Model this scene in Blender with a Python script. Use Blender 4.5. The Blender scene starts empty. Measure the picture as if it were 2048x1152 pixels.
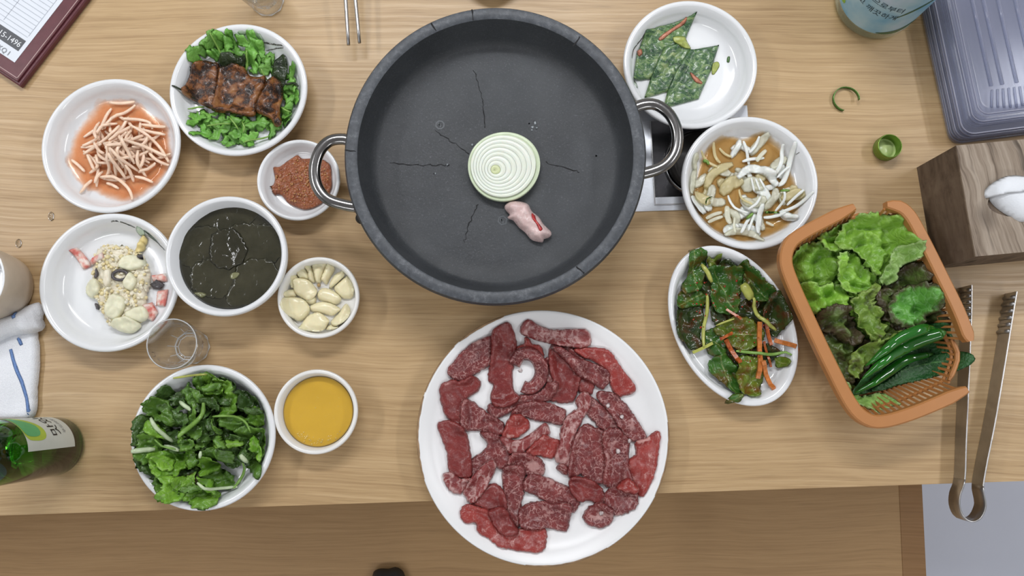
import bpy, bmesh, math, random
import numpy as np
from mathutils import Vector, Matrix, noise
from mathutils.geometry import delaunay_2d_cdt
random.seed(7); np.random.seed(7)
SC = bpy.context.scene; COL = SC.collection
PI = math.pi

# ------------------------------------------------------------------ camera, light, exposure
TZ = 0.75            # height of the table top above the floor
CAM_H = 0.90         # camera above the table top
TILT = math.radians(7.7)
FPX = 1577.0
cam_data = bpy.data.cameras.new('camera'); cam = bpy.data.objects.new('camera', cam_data); COL.objects.link(cam)
cam.location = (0, 0, TZ + CAM_H); cam.rotation_euler = (TILT, 0, 0)
cam_data.sensor_width = 36; cam_data.lens = 36 * FPX / 2048; cam_data.clip_start = 0.02
SC.camera = cam
world = bpy.data.worlds.new('room_air'); SC.world = world; world.use_nodes = True
world.node_tree.nodes['Background'].inputs[0].default_value = (0.85, 0.92, 1, 1)
world.node_tree.nodes['Background'].inputs[1].default_value = 0.25
SC.view_settings.view_transform = 'Standard'; SC.view_settings.look = 'None'
SC.view_settings.gamma = 1; SC.view_settings.use_curve_mapping = False
SC.view_settings.exposure = -0.30
def lamp(name, loc, sx, sy, power, col=(0.97, 0.98, 1.0), rot=(0, 0, 0)):
    l = bpy.data.lights.new(name, 'AREA'); l.shape = 'RECTANGLE'; l.size = sx; l.size_y = sy
    l.energy = power; l.color = col
    o = bpy.data.objects.new(name, l); COL.objects.link(o); o.location = loc; o.rotation_euler = rot
    return o
CEIL = 2.5
lamp('ceiling_tube_lamp', (-0.10, 1.25, CEIL - 0.06), 1.2, 0.16, 30)
lamp('ceiling_tube_lamp', (-1.75, 0.55, CEIL - 0.06), 0.16, 1.2, 22)
lamp('ceiling_tube_lamp', (1.75, 0.55, CEIL - 0.06), 0.16, 1.2, 22)
lamp('ceiling_tube_lamp', (-0.9, -1.5, CEIL - 0.06), 1.2, 0.16, 13)
lamp('ceiling_tube_lamp', (1.1, -1.5, CEIL - 0.06), 1.2, 0.16, 13)

# ------------------------------------------------------------------ pixel -> point of a plane at height h over the table
CT, ST = math.cos(TILT), math.sin(TILT)
def P(px, py, h=0.0):
    a = (px - 1024) / FPX; b = (576 - py) / FPX
    d = (a, ST + b * CT, -CT + b * ST)
    s = (CAM_H - h) / -d[2]
    return np.array((d[0] * s, d[1] * s))
def PW(pts, h=0.0): return np.array([P(x, y, h) for x, y in pts])
def SZ(px, py, n, h=0.0):
    return float(np.linalg.norm(P(px + n, py, h) - P(px, py, h)))
def proj_y(y, h):
    d = y * ST + (CAM_H - h) * CT; return 576 - FPX * (y * CT - (CAM_H - h) * ST) / d
def PC(px, py, R, h):
    """centre of a circle of radius R whose picture is centred on (px, py)"""
    c = P(px, py, h)
    for _ in range(5):
        e = (proj_y(c[1] + R, h) + proj_y(c[1] - R, h)) / 2 - py; c[1] += e / 1900
    return c
class Zm:      # a zoomed crop the outlines were read from
    def __init__(s, x0, y0, k): s.x0, s.y0, s.k = x0, y0, k
    def px(s, pts): return [(s.x0 + x / s.k, s.y0 + y / s.k) for x, y in pts]
    def w(s, pts, h=0.0): return PW(s.px(pts), h)
    def mm(s, v): return v / s.k / 1752.0

# ------------------------------------------------------------------ object helpers
def tag(o, label=None, cat=None, group=None, kind=None):
    if label: o['label'] = label
    if cat: o['category'] = cat
    if group: o['group'] = group
    if kind: o['kind'] = kind
    return o
def empty(name, xy, h=0.0, label=None, cat=None, group=None, rz=0):
    o = bpy.data.objects.new(name, None); COL.objects.link(o); o.empty_display_size = 0.02
    o.location = (xy[0], xy[1], TZ + h); o.rotation_euler = (0, 0, rz)
    return tag(o, label, cat, group)
def mobj(name, V, F, mat, parent=None, smooth=True, attrs=None, origin=None):
    """V in table space (z = 0 on the table top). A part gets coordinates local to its thing."""
    V = np.asarray(V, float).copy(); V[:, 2] += TZ
    root = np.zeros(3)
    if parent is not None:
        p = parent
        while p is not None: root += np.array(p.location); p = p.parent
        org = np.zeros(3) if origin is None else np.array(origin)
    else:
        org = np.array((V[:, 0].mean(), V[:, 1].mean(), V[:, 2].min())) if origin is None else np.array((origin[0], origin[1], origin[2] + TZ))
    me = bpy.data.meshes.new(name)
    me.from_pydata((V - root - org).tolist(), [], [tuple(f) for f in F])
    if smooth: me.polygons.foreach_set('use_smooth', [True] * len(me.polygons))
    mats = mat if isinstance(mat, (list, tuple)) else [mat]
    for m in mats: me.materials.append(m)
    if attrs:
        for k, v in attrs.items():
            a = me.attributes.new(k, 'FLOAT', 'POINT'); a.data.foreach_set('value', np.asarray(v, np.float32))
    me.update()
    o = bpy.data.objects.new(name, me); COL.objects.link(o)
    o.location = org
    if parent is not None: o.parent = parent
    return o
class MB:
    def __init__(s): s.V = []; s.F = []
    def add(s, V, F):
        n = len(s.V); s.V += [tuple(v) for v in V]; s.F += [tuple(i + n for i in f) for f in F]; return s
    def box(s, x0, x1, y0, y1, z0, z1):
        V = [(x, y, z) for z in (z0, z1) for x, y in ((x0, y0), (x1, y0), (x1, y1), (x0, y1))]
        return s.add(V, [(3, 2, 1, 0), (4, 5, 6, 7), (0, 1, 5, 4), (1, 2, 6, 5), (2, 3, 7, 6), (3, 0, 4, 7)])
    def prism(s, poly, z0, z1, bev=0.0):
        n = len(poly); c = np.mean(poly, 0); V = []; rings = []
        lev = [(z0, bev), (z0 + bev, 0), (z1 - bev, 0), (z1, bev)] if bev else [(z0, 0), (z1, 0)]
        for z, b in lev:
            rings.append(len(V))
            for i, p in enumerate(poly):
                q = np.array(p, float)
                if b:
                    d = c - q; q = q + d / (np.linalg.norm(d) + 1e-9) * b * 1.3
                V.append((q[0], q[1], z))
        F = [tuple(range(n))[::-1], tuple(range(rings[-1], rings[-1] + n))]
        for a, b in zip(rings[:-1], rings[1:]):
            for i in range(n): j = (i + 1) % n; F.append((a + i, a + j, b + j, b + i))
        return s.add(V, F)
    def obj(s, name, mat, parent=None, smooth=False, **k): return mobj(name, s.V, s.F, mat, parent, smooth, **k)
def lathe(prof, c, seg=64, sx=1, sy=1, rot=0.0, wob=0.0):
    V = []; F = []; n = len(prof); ca, sa = math.cos(rot), math.sin(rot)
    for i in range(seg):
        t = 2 * PI * i / seg
        for r, z in prof:
            w = 1 + wob * math.sin(3 * t + 1) * 0.5
            x, y = r * math.cos(t) * sx * w, r * math.sin(t) * sy * w
            V.append((c[0] + x * ca - y * sa, c[1] + x * sa + y * ca, z))
    for i in range(seg):
        j = (i + 1) % seg
        for k in range(n - 1):
            a, b, cc, d = i * n + k, j * n + k, j * n + k + 1, i * n + k + 1
            if prof[k][0] < 1e-7: F.append((a, cc, d))
            elif prof[k + 1][0] < 1e-7: F.append((a, b, d))
            else: F.append((a, b, cc, d))
    # orient: the winding above is outward for a profile going up on the outside
    return V, F
def tube(path, rad, sides=8, ry=None, cap=True, up=(0, 0, 1)):
    """rounded bar along a 3-D path; rad number or list; ry: second radius factor (vertical)"""
    path = [np.array(p, float) for p in path]; n = len(path)
    rads = [rad] * n if np.isscalar(rad) else list(rad); ryf = 1.0 if ry is None else ry
    V = []; F = []
    for i, p in enumerate(path):
        t = path[min(i + 1, n - 1)] - path[max(i - 1, 0)]; t /= (np.linalg.norm(t) + 1e-12)
        u = np.array(up, float); s = np.cross(t, u)
        if np.linalg.norm(s) < 1e-4: s = np.cross(t, np.array((0, 1.0, 0)))
        s /= np.linalg.norm(s); u2 = np.cross(s, t)
        for k in range(sides):
            a = 2 * PI * (k + 0.5) / sides
            V.append(p + s * math.cos(a) * rads[i] + u2 * math.sin(a) * rads[i] * ryf)
    for i in range(n - 1):
        for k in range(sides):
            j = (k + 1) % sides
            F.append((i * sides + k, i * sides + j, (i + 1) * sides + j, (i + 1) * sides + k))
    if cap:
        F.append(tuple(range(sides))[::-1]); F.append(tuple((n - 1) * sides + k for k in range(sides)))
    return V, F
def ribbon(path, width_vec_h, thick, z0):
    """flat bar standing on its edge along a plan path: thickness in plan, height up"""
    path = np.asarray(path, float); n = len(path); V = []; F = []
    for i in range(n):
        t = path[min(i + 1, n - 1)] - path[max(i - 1, 0)]; t = t / (np.linalg.norm(t) + 1e-12)
        nr = np.array((-t[1], t[0])) * thick / 2
        z = z0[i] if hasattr(z0, '__len__') else z0
        h = width_vec_h[i] if hasattr(width_vec_h, '__len__') else width_vec_h
        b = min(thick * 0.3, h * .3)
        for q, zz in ((path[i] + nr, z), (path[i] + nr, z + h - b), (path[i] + nr * .4, z + h), (path[i] - nr * .4, z + h), (path[i] - nr, z + h - b), (path[i] - nr, z)):
            V.append((q[0], q[1], zz))
    for i in range(n - 1):
        for k in range(6):
            j = (k + 1) % 6; F.append((i * 6 + j, i * 6 + k, (i + 1) * 6 + k, (i + 1) * 6 + j))
    F.append(tuple(range(6))); F.append(tuple((n - 1) * 6 + k for k in range(6))[::-1])
    return V, F
def crom(pts, step, closed=True):
    pts = np.asarray(pts, float); n = len(pts); out = []
    rng = range(n) if closed else range(n - 1)
    for i in rng:
        if closed: p0, p1, p2, p3 = pts[i - 1], pts[i], pts[(i + 1) % n], pts[(i + 2) % n]
        else: p0, p1, p2, p3 = pts[max(i - 1, 0)], pts[i], pts[i + 1], pts[min(i + 2, n - 1)]
        m = max(1, int(round(np.linalg.norm(p2 - p1) / step)))
        for k in range(m):
            t = k / m
            out.append(0.5 * ((2 * p1) + (p2 - p0) * t + (2 * p0 - 5 * p1 + 4 * p2 - p3) * t * t + (3 * p1 - p0 - 3 * p2 + p3) * t ** 3))
    if not closed: out.append(pts[-1])
    return np.array(out)
def strip_poly(path, width, taper=0.75):
    """outline of a band of given width along a plan path"""
    path = crom(path, 0.003, closed=False); n = len(path); L = []; R = []
    for i in range(n):
        t = path[min(i + 1, n - 1)] - path[max(i - 1, 0)]; t = t / (np.linalg.norm(t) + 1e-12)
        f = i / (n - 1); e = taper + (1 - taper) * min(1, 4 * f, 4 * (1 - f))
        w = (width if np.isscalar(width) else np.interp(f, np.linspace(0, 1, len(width)), width)) * e
        nr = np.array((-t[1], t[0])) * w / 2
        L.append(path[i] + nr); R.append(path[i] - nr)
    return np.array(L + R[::-1])
def inside(poly, q):
    x, y = q[:, 0], q[:, 1]; c = np.zeros(len(q), bool); n = len(poly)
    for i in range(n):
        x1, y1 = poly[i]; x2, y2 = poly[i - 1]
        m = ((y1 > y) != (y2 > y)) & (x < (x2 - x1) * (y - y1) / (y2 - y1 + 1e-15) + x1)
        c ^= m
    return c
def dist_poly(poly, q, closed=True):
    n = len(poly); a = poly if closed else poly[:-1]; b = np.roll(poly, -1, 0) if closed else poly[1:]
    d = np.full(len(q), 1e9)
    for p0, p1 in zip(a, b):
        v = p1 - p0; t = np.clip(((q - p0) @ v) / (v @ v + 1e-15), 0, 1)
        d = np.minimum(d, np.linalg.norm(q - p0 - t[:, None] * v, axis=1))
    return d
def nz(p, f, seed=0.0): return noise.noise(Vector((p[0] * f + seed, p[1] * f - seed * 0.7, seed * 1.3)))

class Hmap:         # what lies in a dish so far: a grid of heights that the next piece drapes over
    C = 0.001
    def __init__(s, c, half, base):
        s.c = np.array(c); s.n = int(2 * half / s.C) + 1; s.o = s.c - half
        g = np.arange(s.n) * s.C
        X, Y = np.meshgrid(s.o[0] + g, s.o[1] + g, indexing='ij')
        s.H = base(X, Y) if callable(base) else np.full((s.n, s.n), float(base))
    def idx(s, q): return np.clip(np.round((q - s.o) / s.C).astype(int), 0, s.n - 1)
    def base(s, q, dil=2, blur=3):
        i = s.idx(q); m = dil + blur + 1
        x0, y0 = np.maximum(i.min(0) - m, 0); x1, y1 = np.minimum(i.max(0) + m + 1, s.n)
        A = s.H[x0:x1, y0:y1].copy()
        for ax in (0, 1):
            B = A.copy()
            for k in range(1, dil + 1):
                for sg in (-k, k):
                    R = np.roll(A, sg, ax)
                    if ax == 0:
                        if sg > 0: R[:sg] = -9
                        else: R[sg:] = -9
                    else:
                        if sg > 0: R[:, :sg] = -9
                        else: R[:, sg:] = -9
                    B = np.maximum(B, R)
            A = B
        for ax in (0, 1):
            if blur:
                w = [(0, 0), (0, 0)]; w[ax] = (blur, blur)
                Pd = np.pad(A, w, mode='edge'); acc = 0
                for k in range(2 * blur + 1):
                    acc = acc + (Pd[k:k + A.shape[0]] if ax == 0 else Pd[:, k:k + A.shape[1]])
                A = acc / (2 * blur + 1)
        return A[i[:, 0] - x0, i[:, 1] - y0]
    def put(s, q, z, r=1):
        i = s.idx(q)
        for dx in range(-r, r + 1):
            for dy in range(-r, r + 1):
                np.maximum.at(s.H, (np.clip(i[:, 0] + dx, 0, s.n - 1), np.clip(i[:, 1] + dy, 0, s.n - 1)), z)

def fit(Z, pl, hm, extra=0.002, h0=.012):
    """outline seen in the photo, laid at the height of whatever it will rest on"""
    w = Z.w(pl, h0)
    for _ in range(3): w = Z.w(pl, float(np.mean(hm.base(w, 1, 2))) + extra)
    return w
def slab(name, poly, mat, hm=None, t=0.004, sp=0.0022, base=0.0, edge=None, amp=0.0, freq=120, jag=0.0, jfreq=400, ruff=0.0, rfreq=700,
         smooth_outline=True, dil=2, blur=3, parent=None, rib=None, lift=0.0, power=0.5, cup=0.0, bot=0.35, fine=0.0, ffreq=500, grow=0.0, crease=0.0, cfreq=90, label=None, cat=None, group=None):
    """a piece of food with a plan outline, rounded rim, thickness t, draped over what lies below it"""
    seed = random.uniform(0, 50)
    poly = crom(poly, sp, True) if smooth_outline else np.asarray(poly, float)
    if not smooth_outline:
        out = []
        for i in range(len(poly)):
            a, b = poly[i], poly[(i + 1) % len(poly)]; m = max(1, int(np.linalg.norm(b - a) / sp))
            out += [a + (b - a) * k / m for k in range(m)]
        poly = np.array(out)
    if grow:
        nx = np.roll(poly, -1, 0) - np.roll(poly, 1, 0); nrm = np.stack([nx[:, 1], -nx[:, 0]], 1); nrm /= np.linalg.norm(nrm, axis=1)[:, None] + 1e-12
        ar = np.sum(poly[:, 0] * np.roll(poly[:, 1], -1) - np.roll(poly[:, 0], -1) * poly[:, 1])
        poly = poly + nrm * grow * (1 if ar > 0 else -1)
    if jag:
        c = poly.mean(0)
        poly = np.array([p + (p - c) / (np.linalg.norm(p - c) + 1e-9) * jag * (nz(p, jfreq, seed) + 0.5 * nz(p, jfreq * 2.3, seed + 5)) for p in poly])
    lo, hi = poly.min(0), poly.max(0)
    gx = np.arange(lo[0], hi[0] + sp, sp); gy = np.arange(lo[1], hi[1] + sp, sp * 0.866)
    g = np.array([(x + (0.5 * sp if k % 2 else 0), y) for k, y in enumerate(gy) for x in gx])
    if len(g):
        g = g[inside(poly, g)]
        if len(g):
            g = g[dist_poly(poly, g) > sp * 0.55]
    nb = len(poly)
    allp = np.vstack([poly, g]) if len(g) else poly
    vs, es, fs, *_ = delaunay_2d_cdt([Vector(p) for p in allp], [(i, (i + 1) % nb) for i in range(nb)], [list(range(nb))], 1, 1e-7)
    q = np.array([(v.x, v.y) for v in vs])
    d = dist_poly(poly, q); d[d < sp * 0.05] = 0
    e = edge or max(t * 0.8, 1e-4)
    u = np.clip(d / e, 0, 1); prof = (1 - (1 - u) ** 2) ** power
    b = hm.base(q, dil, blur) if hm is not None else np.full(len(q), base)
    b = b + lift
    disp = np.zeros(len(q))
    if amp: disp += np.array([amp * (nz(p, freq, seed) + 0.35) for p in q])
    if fine: disp += np.array([fine * nz(p, ffreq, seed + 3) for p in q])
    if crease: disp += crease * (1 - np.abs(np.array([nz(p, cfreq, seed + 17) for p in q])) * 2.4)
    if ruff:
        w = np.clip(1 - d / 0.012, 0, 1)
        disp += w * ruff * np.array([nz(p, rfreq, seed + 9) + 0.5 for p in q])
    if cup: disp += cup * np.clip(1 - d / max(d.max(), 1e-6), 0, 1) ** 2
    disp = np.maximum(disp, -t * 0.3) if amp > 0 or ruff else disp
    is_b = d == 0
    low = b + disp * (1.0 if t < 0.0015 else 0.0)
    top = b + disp + t * prof
    top[is_b] = (low + t * bot)[is_b]
    top = np.maximum(top, low + t * 0.05)
    n = len(q); V = [(q[i, 0], q[i, 1], top[i]) for i in range(n)]
    mp = {}
    for i in range(n):
        if is_b[i]: mp[i] = i
        else: mp[i] = len(V); V.append((q[i, 0], q[i, 1], low[i]))
    F = [tuple(f) for f in fs] + [tuple(mp[i] for i in f)[::-1] for f in fs]
    a3 = np.array(V); ed = np.concatenate([d, d[~is_b]])
    at = {'edge': ed}
    if rib is not None:
        rd = dist_poly(np.asarray(rib), a3[:, :2], closed=False); at['rib'] = rd
    if hm is not None:
        hm.put(q, top, 1 if sp <= 0.0025 else 2)
    o = mobj(name, V, F, mat, parent, True, at)
    return tag(o, label, cat, group)
def stick(name, path2, rad, mat, hm, ry=0.8, sides=7, step=0.003, taper=True, label=None, cat=None, group=None, dil=2, lift=0, square=False, parent=None):
    path2 = crom(path2, step, closed=False); b = hm.base(path2, dil, 3) + lift
    k = np.ones(5) / 5; b = np.maximum(b, np.convolve(np.pad(b, 2, mode='edge'), k, 'valid'))
    n = len(path2); rr = [rad * (1 if not taper else (0.55 + 0.45 * min(1, 5 * i / n + .1, 5 * (n - 1 - i) / n + .1))) for i in range(n)]
    path = [(p[0], p[1], z + rad * ry) for p, z in zip(path2, b)]
    V, F = tube(path, rr, 4 if square else sides, ry)
    hm.put(path2, np.array([p[2] + rad * ry for p in path]), max(1, int(rad / 0.001)))
    o = mobj(name, V, F, mat, parent, not square)
    return tag(o, label, cat, group)

# ------------------------------------------------------------------ materials
class NT:
    def __init__(s, name):
        s.m = bpy.data.materials.new(name); s.m.use_nodes = True; s.t = s.m.node_tree; s.b = s.t.nodes['Principled BSDF']
        s.out = s.t.nodes['Material Output']; s._co = None
    def n(s, typ, **kw):
        nd = s.t.nodes.new('ShaderNode' + typ)
        for k, v in kw.items():
            if k.startswith('i_'):
                nd.inputs[int(k[2:]) if k[2:].isdigit() else k[2:].replace('_', ' ')].default_value = v
            else: setattr(nd, k, v)
        return nd
    def link(s, a, b): s.t.links.new(a, b)
    def set(s, **kw):
        for k, v in kw.items():
            nm = {'col': 'Base Color', 'rough': 'Roughness', 'metal': 'Metallic', 'spec': 'Specular IOR Level', 'ior': 'IOR', 'trans': 'Transmission Weight',
                  'coat': 'Coat Weight', 'croug': 'Coat Roughness', 'sss': 'Subsurface Weight', 'alpha': 'Alpha', 'sscale': 'Subsurface Scale'}[k]
            s.b.inputs[nm].default_value = (*v, 1) if k == 'col' and len(v) == 3 else v
        if 'sss' in kw: s.b.inputs['Subsurface Radius'].default_value = (1, .6, .4)
        return s
    def co(s, scale=(1, 1, 1), rand=True):
        tc = s.n('TexCoord'); mp = s.n('Mapping'); mp.inputs['Scale'].default_value = scale; s.link(tc.outputs['Object'], mp.inputs['Vector'])
        if rand:
            oi = s.n('ObjectInfo'); mu = s.n('Math', operation='MULTIPLY'); mu.inputs[1].default_value = 37.0
            s.link(oi.outputs['Random'], mu.inputs[0]); cb = s.n('CombineXYZ')
            for i in range(3): s.link(mu.outputs[0], cb.inputs[i])
            s.link(cb.outputs[0], mp.inputs['Location'])
        return mp.outputs[0]
    def noise(s, vec, scale, detail=4, rough=.55, dist=0):
        nd = s.n('TexNoise'); nd.inputs['Scale'].default_value = scale; nd.inputs['Detail'].default_value = detail
        nd.inputs['Roughness'].default_value = rough; nd.inputs['Distortion'].default_value = dist
        s.link(vec, nd.inputs['Vector']); return nd.outputs['Fac']
    def voro(s, vec, scale, feature='F1', rnd=1):
        nd = s.n('TexVoronoi', feature=feature); nd.inputs['Scale'].default_value = scale; nd.inputs['Randomness'].default_value = rnd
        s.link(vec, nd.inputs['Vector']); return nd
    def warp(s, vec, scale, amt):
        nd = s.n('TexNoise'); nd.inputs['Scale'].default_value = scale; nd.inputs['Detail'].default_value = 3; s.link(vec, nd.inputs['Vector'])
        sb = s.n('VectorMath', operation='SUBTRACT'); sb.inputs[1].default_value = (.5, .5, .5); s.link(nd.outputs['Color'], sb.inputs[0])
        sc = s.n('VectorMath', operation='SCALE'); sc.inputs['Scale'].default_value = amt; s.link(sb.outputs[0], sc.inputs[0])
        ad = s.n('VectorMath', operation='ADD'); s.link(vec, ad.inputs[0]); s.link(sc.outputs[0], ad.inputs[1]); return ad.outputs[0]
    def ramp(s, fac, stops, interp='LINEAR'):
        nd = s.n('ValToRGB'); cr = nd.color_ramp; cr.interpolation = interp
        while len(cr.elements) < len(stops): cr.elements.new(.5)
        for e, (p, c) in zip(cr.elements, stops):
            e.position = p; e.color = (*c, 1) if hasattr(c, '__len__') else (c, c, c, 1)
        s.link(fac, nd.inputs[0]); return nd.outputs[0]
    def mix(s, fac, a, b, blend='MIX'):
        nd = s.n('Mix', data_type='RGBA', blend_type=blend)
        for sock, v in ((nd.inputs[0], fac), (nd.inputs[6], a), (nd.inputs[7], b)):
            if hasattr(v, 'is_linked'): s.link(v, sock)
            elif np.isscalar(v): sock.default_value = v
            else: sock.default_value = (*v, 1)
        return nd.outputs[2]
    def math(s, op, a, b=None):
        nd = s.n('Math', operation=op)
        for i, v in enumerate((a, b)):
            if v is None: continue
            if hasattr(v, 'is_linked'): s.link(v, nd.inputs[i])
            else: nd.inputs[i].default_value = v
        return nd.outputs[0]
    def attr(s, name): return s.n('Attribute', attribute_name=name).outputs['Fac']
    def col(s, sock): s.link(sock, s.b.inputs['Base Color']); return s
    def rough(s, sock): s.link(sock, s.b.inputs['Roughness']); return s
    def bump(s, h, strength=.3, dist=.001):
        nd = s.n('Bump'); nd.inputs['Strength'].default_value = strength; nd.inputs['Distance'].default_value = dist
        s.link(h, nd.inputs['Height']); s.link(nd.outputs[0], s.b.inputs['Normal']); return s
M = {}
def plain(name, col, rough=.5, var=.06, vscale=60, bump=0, bscale=300, **kw):
    t = NT(name).set(rough=rough, **kw); c = np.array(col); v = t.co()
    f = t.noise(v, vscale); t.col(t.ramp(f, [(.3, tuple(np.clip(c * (1 - var), 0, 1))), (.7, tuple(np.clip(c * (1 + var), 0, 1)))]))
    if bump: t.bump(t.noise(v, bscale), bump)
    M[name] = t.m; return t.m
def wood(name, dark, mid, light, scale=1.0, rough=.38, pores=True, rotz=0.0, contrast=1.0):
    t = NT(name).set(rough=rough, spec=.4)
    tc = t.n('TexCoord'); mp = t.n('Mapping'); mp.inputs['Rotation'].default_value = (0, 0, rotz); t.link(tc.outputs['Object'], mp.inputs['Vector'])
    base = t.warp(mp.outputs[0], 2.2, .05)
    def st(v, sc):
        m = t.n('Mapping'); m.inputs['Scale'].default_value = sc; t.link(v, m.inputs['Vector']); return m.outputs[0]
    broad = t.noise(st(base, (1.1 * scale, 14 * scale, 1)), 1.0, 4, .6, .6)
    fine = t.noise(st(base, (5 * scale, 260 * scale, 1)), 1.0, 5, .62)
    veryf = t.noise(st(base, (14 * scale, 620 * scale, 1)), 1.0, 3, .6)
    f = t.math('ADD', t.math('MULTIPLY', broad, .26), t.math('ADD', t.math('MULTIPLY', fine, .40), t.math('MULTIPLY', veryf, .34)))
    c = t.ramp(f, [(.5 - .15 / contrast, dark), (.5, mid), (.5 + .15 / contrast, light)])
    if pores:
        pr = t.noise(st(base, (22 * scale, 800 * scale, 1)), 1.0, 2, .5)
        c = t.mix(t.ramp(pr, [(.60, 0.0), (.72, .30)]), c, tuple(np.array(dark) * .62))
    t.col(c); t.bump(fine, .12, .0004); t.rough(t.ramp(fine, [(.3, rough + .08), (.7, rough - .06)]))
    M[name] = t.m; return t.m
wood('table_wood', (.345, .218, .104), (.475, .322, .166), (.58, .412, .232), contrast=1.0)
wood('bench_wood', (.33, .195, .085), (.415, .255, .115), (.48, .305, .145), scale=.9, rough=.45)
wood('bench_trim_wood', (.23, .12, .045), (.29, .155, .06), (.34, .19, .08), scale=.9, rough=.5)
def rustic(name, dark, mid, light, knots=True):
    t = NT(name).set(rough=.6, spec=.3); v0 = t.co(rand=False)
    mp = t.n('Mapping'); mp.inputs['Rotation'].default_value = (0, 0, -.16); t.link(v0, mp.inputs['Vector']); v = t.warp(mp.outputs[0], 14, .022)
    def st(sc):
        m = t.n('Mapping'); m.inputs['Scale'].default_value = sc; t.link(v, m.inputs['Vector']); return m.outputs[0]
    f = t.math('ADD', t.math('MULTIPLY', t.noise(st((120, 5, 40)), 1, 5, .65), .6), t.math('MULTIPLY', t.noise(st((420, 9, 90)), 1, 4, .6), .4))
    c = t.ramp(f, [(.36, dark), (.48, mid), (.62, light)])
    g = t.noise(st((45, 2.2, 20)), 1, 3, .5); c = t.mix(t.ramp(g, [(.335, .9), (.375, 0.0)]), c, tuple(np.array(dark) * .45))
    k = t.voro(st((16, 11, 12)), 1.0); c = t.mix(t.ramp(k.outputs['Distance'], [(.10, .75), (.26, 0.0)]), c, tuple(np.array(dark) * .7))
    t.col(c); t.bump(f, .35, .0008); M[name] = t.m
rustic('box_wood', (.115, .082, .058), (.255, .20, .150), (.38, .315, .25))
rustic('box_shaded_wood', (.070, .048, .034), (.135, .096, .068), (.185, .14, .10))  # darker copy of the box wood: shade on the sides put into the colour
plain('porcelain', (.80, .815, .83), .16, .008, 40, spec=.5, coat=.4, croug=.06)
plain('melamine', (.84, .845, .85), .3, .008, 40, spec=.45)
plain('cream_melamine', (.82, .81, .78), .2, .008, 40, spec=.5, coat=.25, croug=.08)
plain('worn_rim', (.30, .19, .10), .6, .3, 120)
plain('steel', (.62, .62, .63), .24, .03, 30, metal=1.0)
plain('brushed_steel', (.46, .455, .45), .34, .06, 80, metal=1.0, bump=.1, bscale=900)
plain('handle_steel', (.27, .265, .26), .20, .08, 60, metal=1.0)
plain('well_steel', (.15, .15, .16), .16, .25, 40, metal=1.0, bump=.25, bscale=70)
plain('tray_steel', (.60, .625, .67), .42, .05, 50, metal=1.0, bump=.12, bscale=400)
plain('dark_recess', (.030, .028, .026), .12, .4, 50, bump=.5, bscale=60, spec=.6)
plain('black_rubber', (.012, .012, .013), .55, .2)
plain('black_plastic', (.015, .015, .016), .45, .2)
plain('tan_plastic', (.46, .195, .060), .42, .03, 50, sss=.0)
plain('burgundy', (.115, .030, .038), .35, .12, 120, bump=.15, bscale=1500)
plain('stitch', (.50, .36, .34), .6)
plain('paper', (.72, .76, .82), .5, .01)
plain('strip_grey', (.10, .105, .115), .6)
plain('line_grey', (.42, .45, .50), .7)
plain('ink_black', (.02, .02, .02), .6)
plain('ink_navy', (.015, .05, .075), .6)
plain('ink_white', (.85, .87, .9), .6)
plain('ink_grey', (.25, .26, .28), .6)
plain('ink_brown', (.10, .05, .04), .6)
plain('print_green', (.55, .68, .52), .2, .12, 120, coat=.4)
plain('print_stem', (.46, .46, .40), .3)
plain('label_white', (.62, .65, .60), .5, .03)
plain('label_green', (.10, .42, .16), .45, .1)
plain('label_lime', (.42, .55, .06), .45, .08)
plain('tissue', (.80, .83, .87), .9, .015, 200, bump=.25, bscale=500)
plain('wall_paint', (.72, .70, .66), .8)
plain('ceiling_paint', (.78, .78, .77), .85)
plain('floor_tile', (.53, .555, .64), .5, .03, 4)
plain('beige_ceramic', (.62, .53, .43), .4, .06, 50, bump=.05)
plain('red_clay', (.11, .035, .025), .35)

def towel_mat():
    t = NT('towel').set(rough=.95); v = t.co(rand=False)
    f = t.noise(v, 900, 2); t.col(t.ramp(f, [(.3, (.76, .78, .83)), (.7, (.87, .89, .93))])); t.bump(f, .6, .0012); M['towel'] = t.m
towel_mat()
plain('stripe_blue', (.15, .25, .50), .95, .2, 900)
def stone():
    t = NT('stone').set(rough=.45, spec=.45); v = t.co(rand=False)
    f = t.noise(v, 9, 5, .6); g = t.noise(v, 500, 3, .7); sp = t.voro(v, 420)
    c = t.ramp(f, [(.3, (.030, .033, .037)), (.7, (.056, .061, .067))])
    c = t.mix(t.ramp(g, [(.57, 0.0), (.72, .45)]), c, (.14, .15, .165))
    c = t.mix(t.ramp(sp.outputs['Distance'], [(.05, .40), (.13, 0.0)]), c, (.15, .16, .17))
    t.col(c); t.bump(t.noise(v, 300, 5, .75), .5, .0012)
    t.rough(t.ramp(t.noise(v, 14, 4, .6), [(.3, .34), (.7, .56)])); M['stone'] = t.m
    t = NT('stone_rim').set(rough=.5, spec=.5); v = t.co(rand=False)
    g = t.noise(v, 160, 5, .7)
    t.col(t.ramp(g, [(.3, (.042, .047, .055)), (.55, (.072, .080, .092)), (.72, (.14, .15, .165))])); t.bump(g, .3, .001); M['stone_rim'] = t.m
stone()
plain('crack', (.006, .006, .007), .8)
plain('stamp_grease', (.12, .13, .14), .2)
plain('grease_white', (.30, .33, .35), .3)

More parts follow.
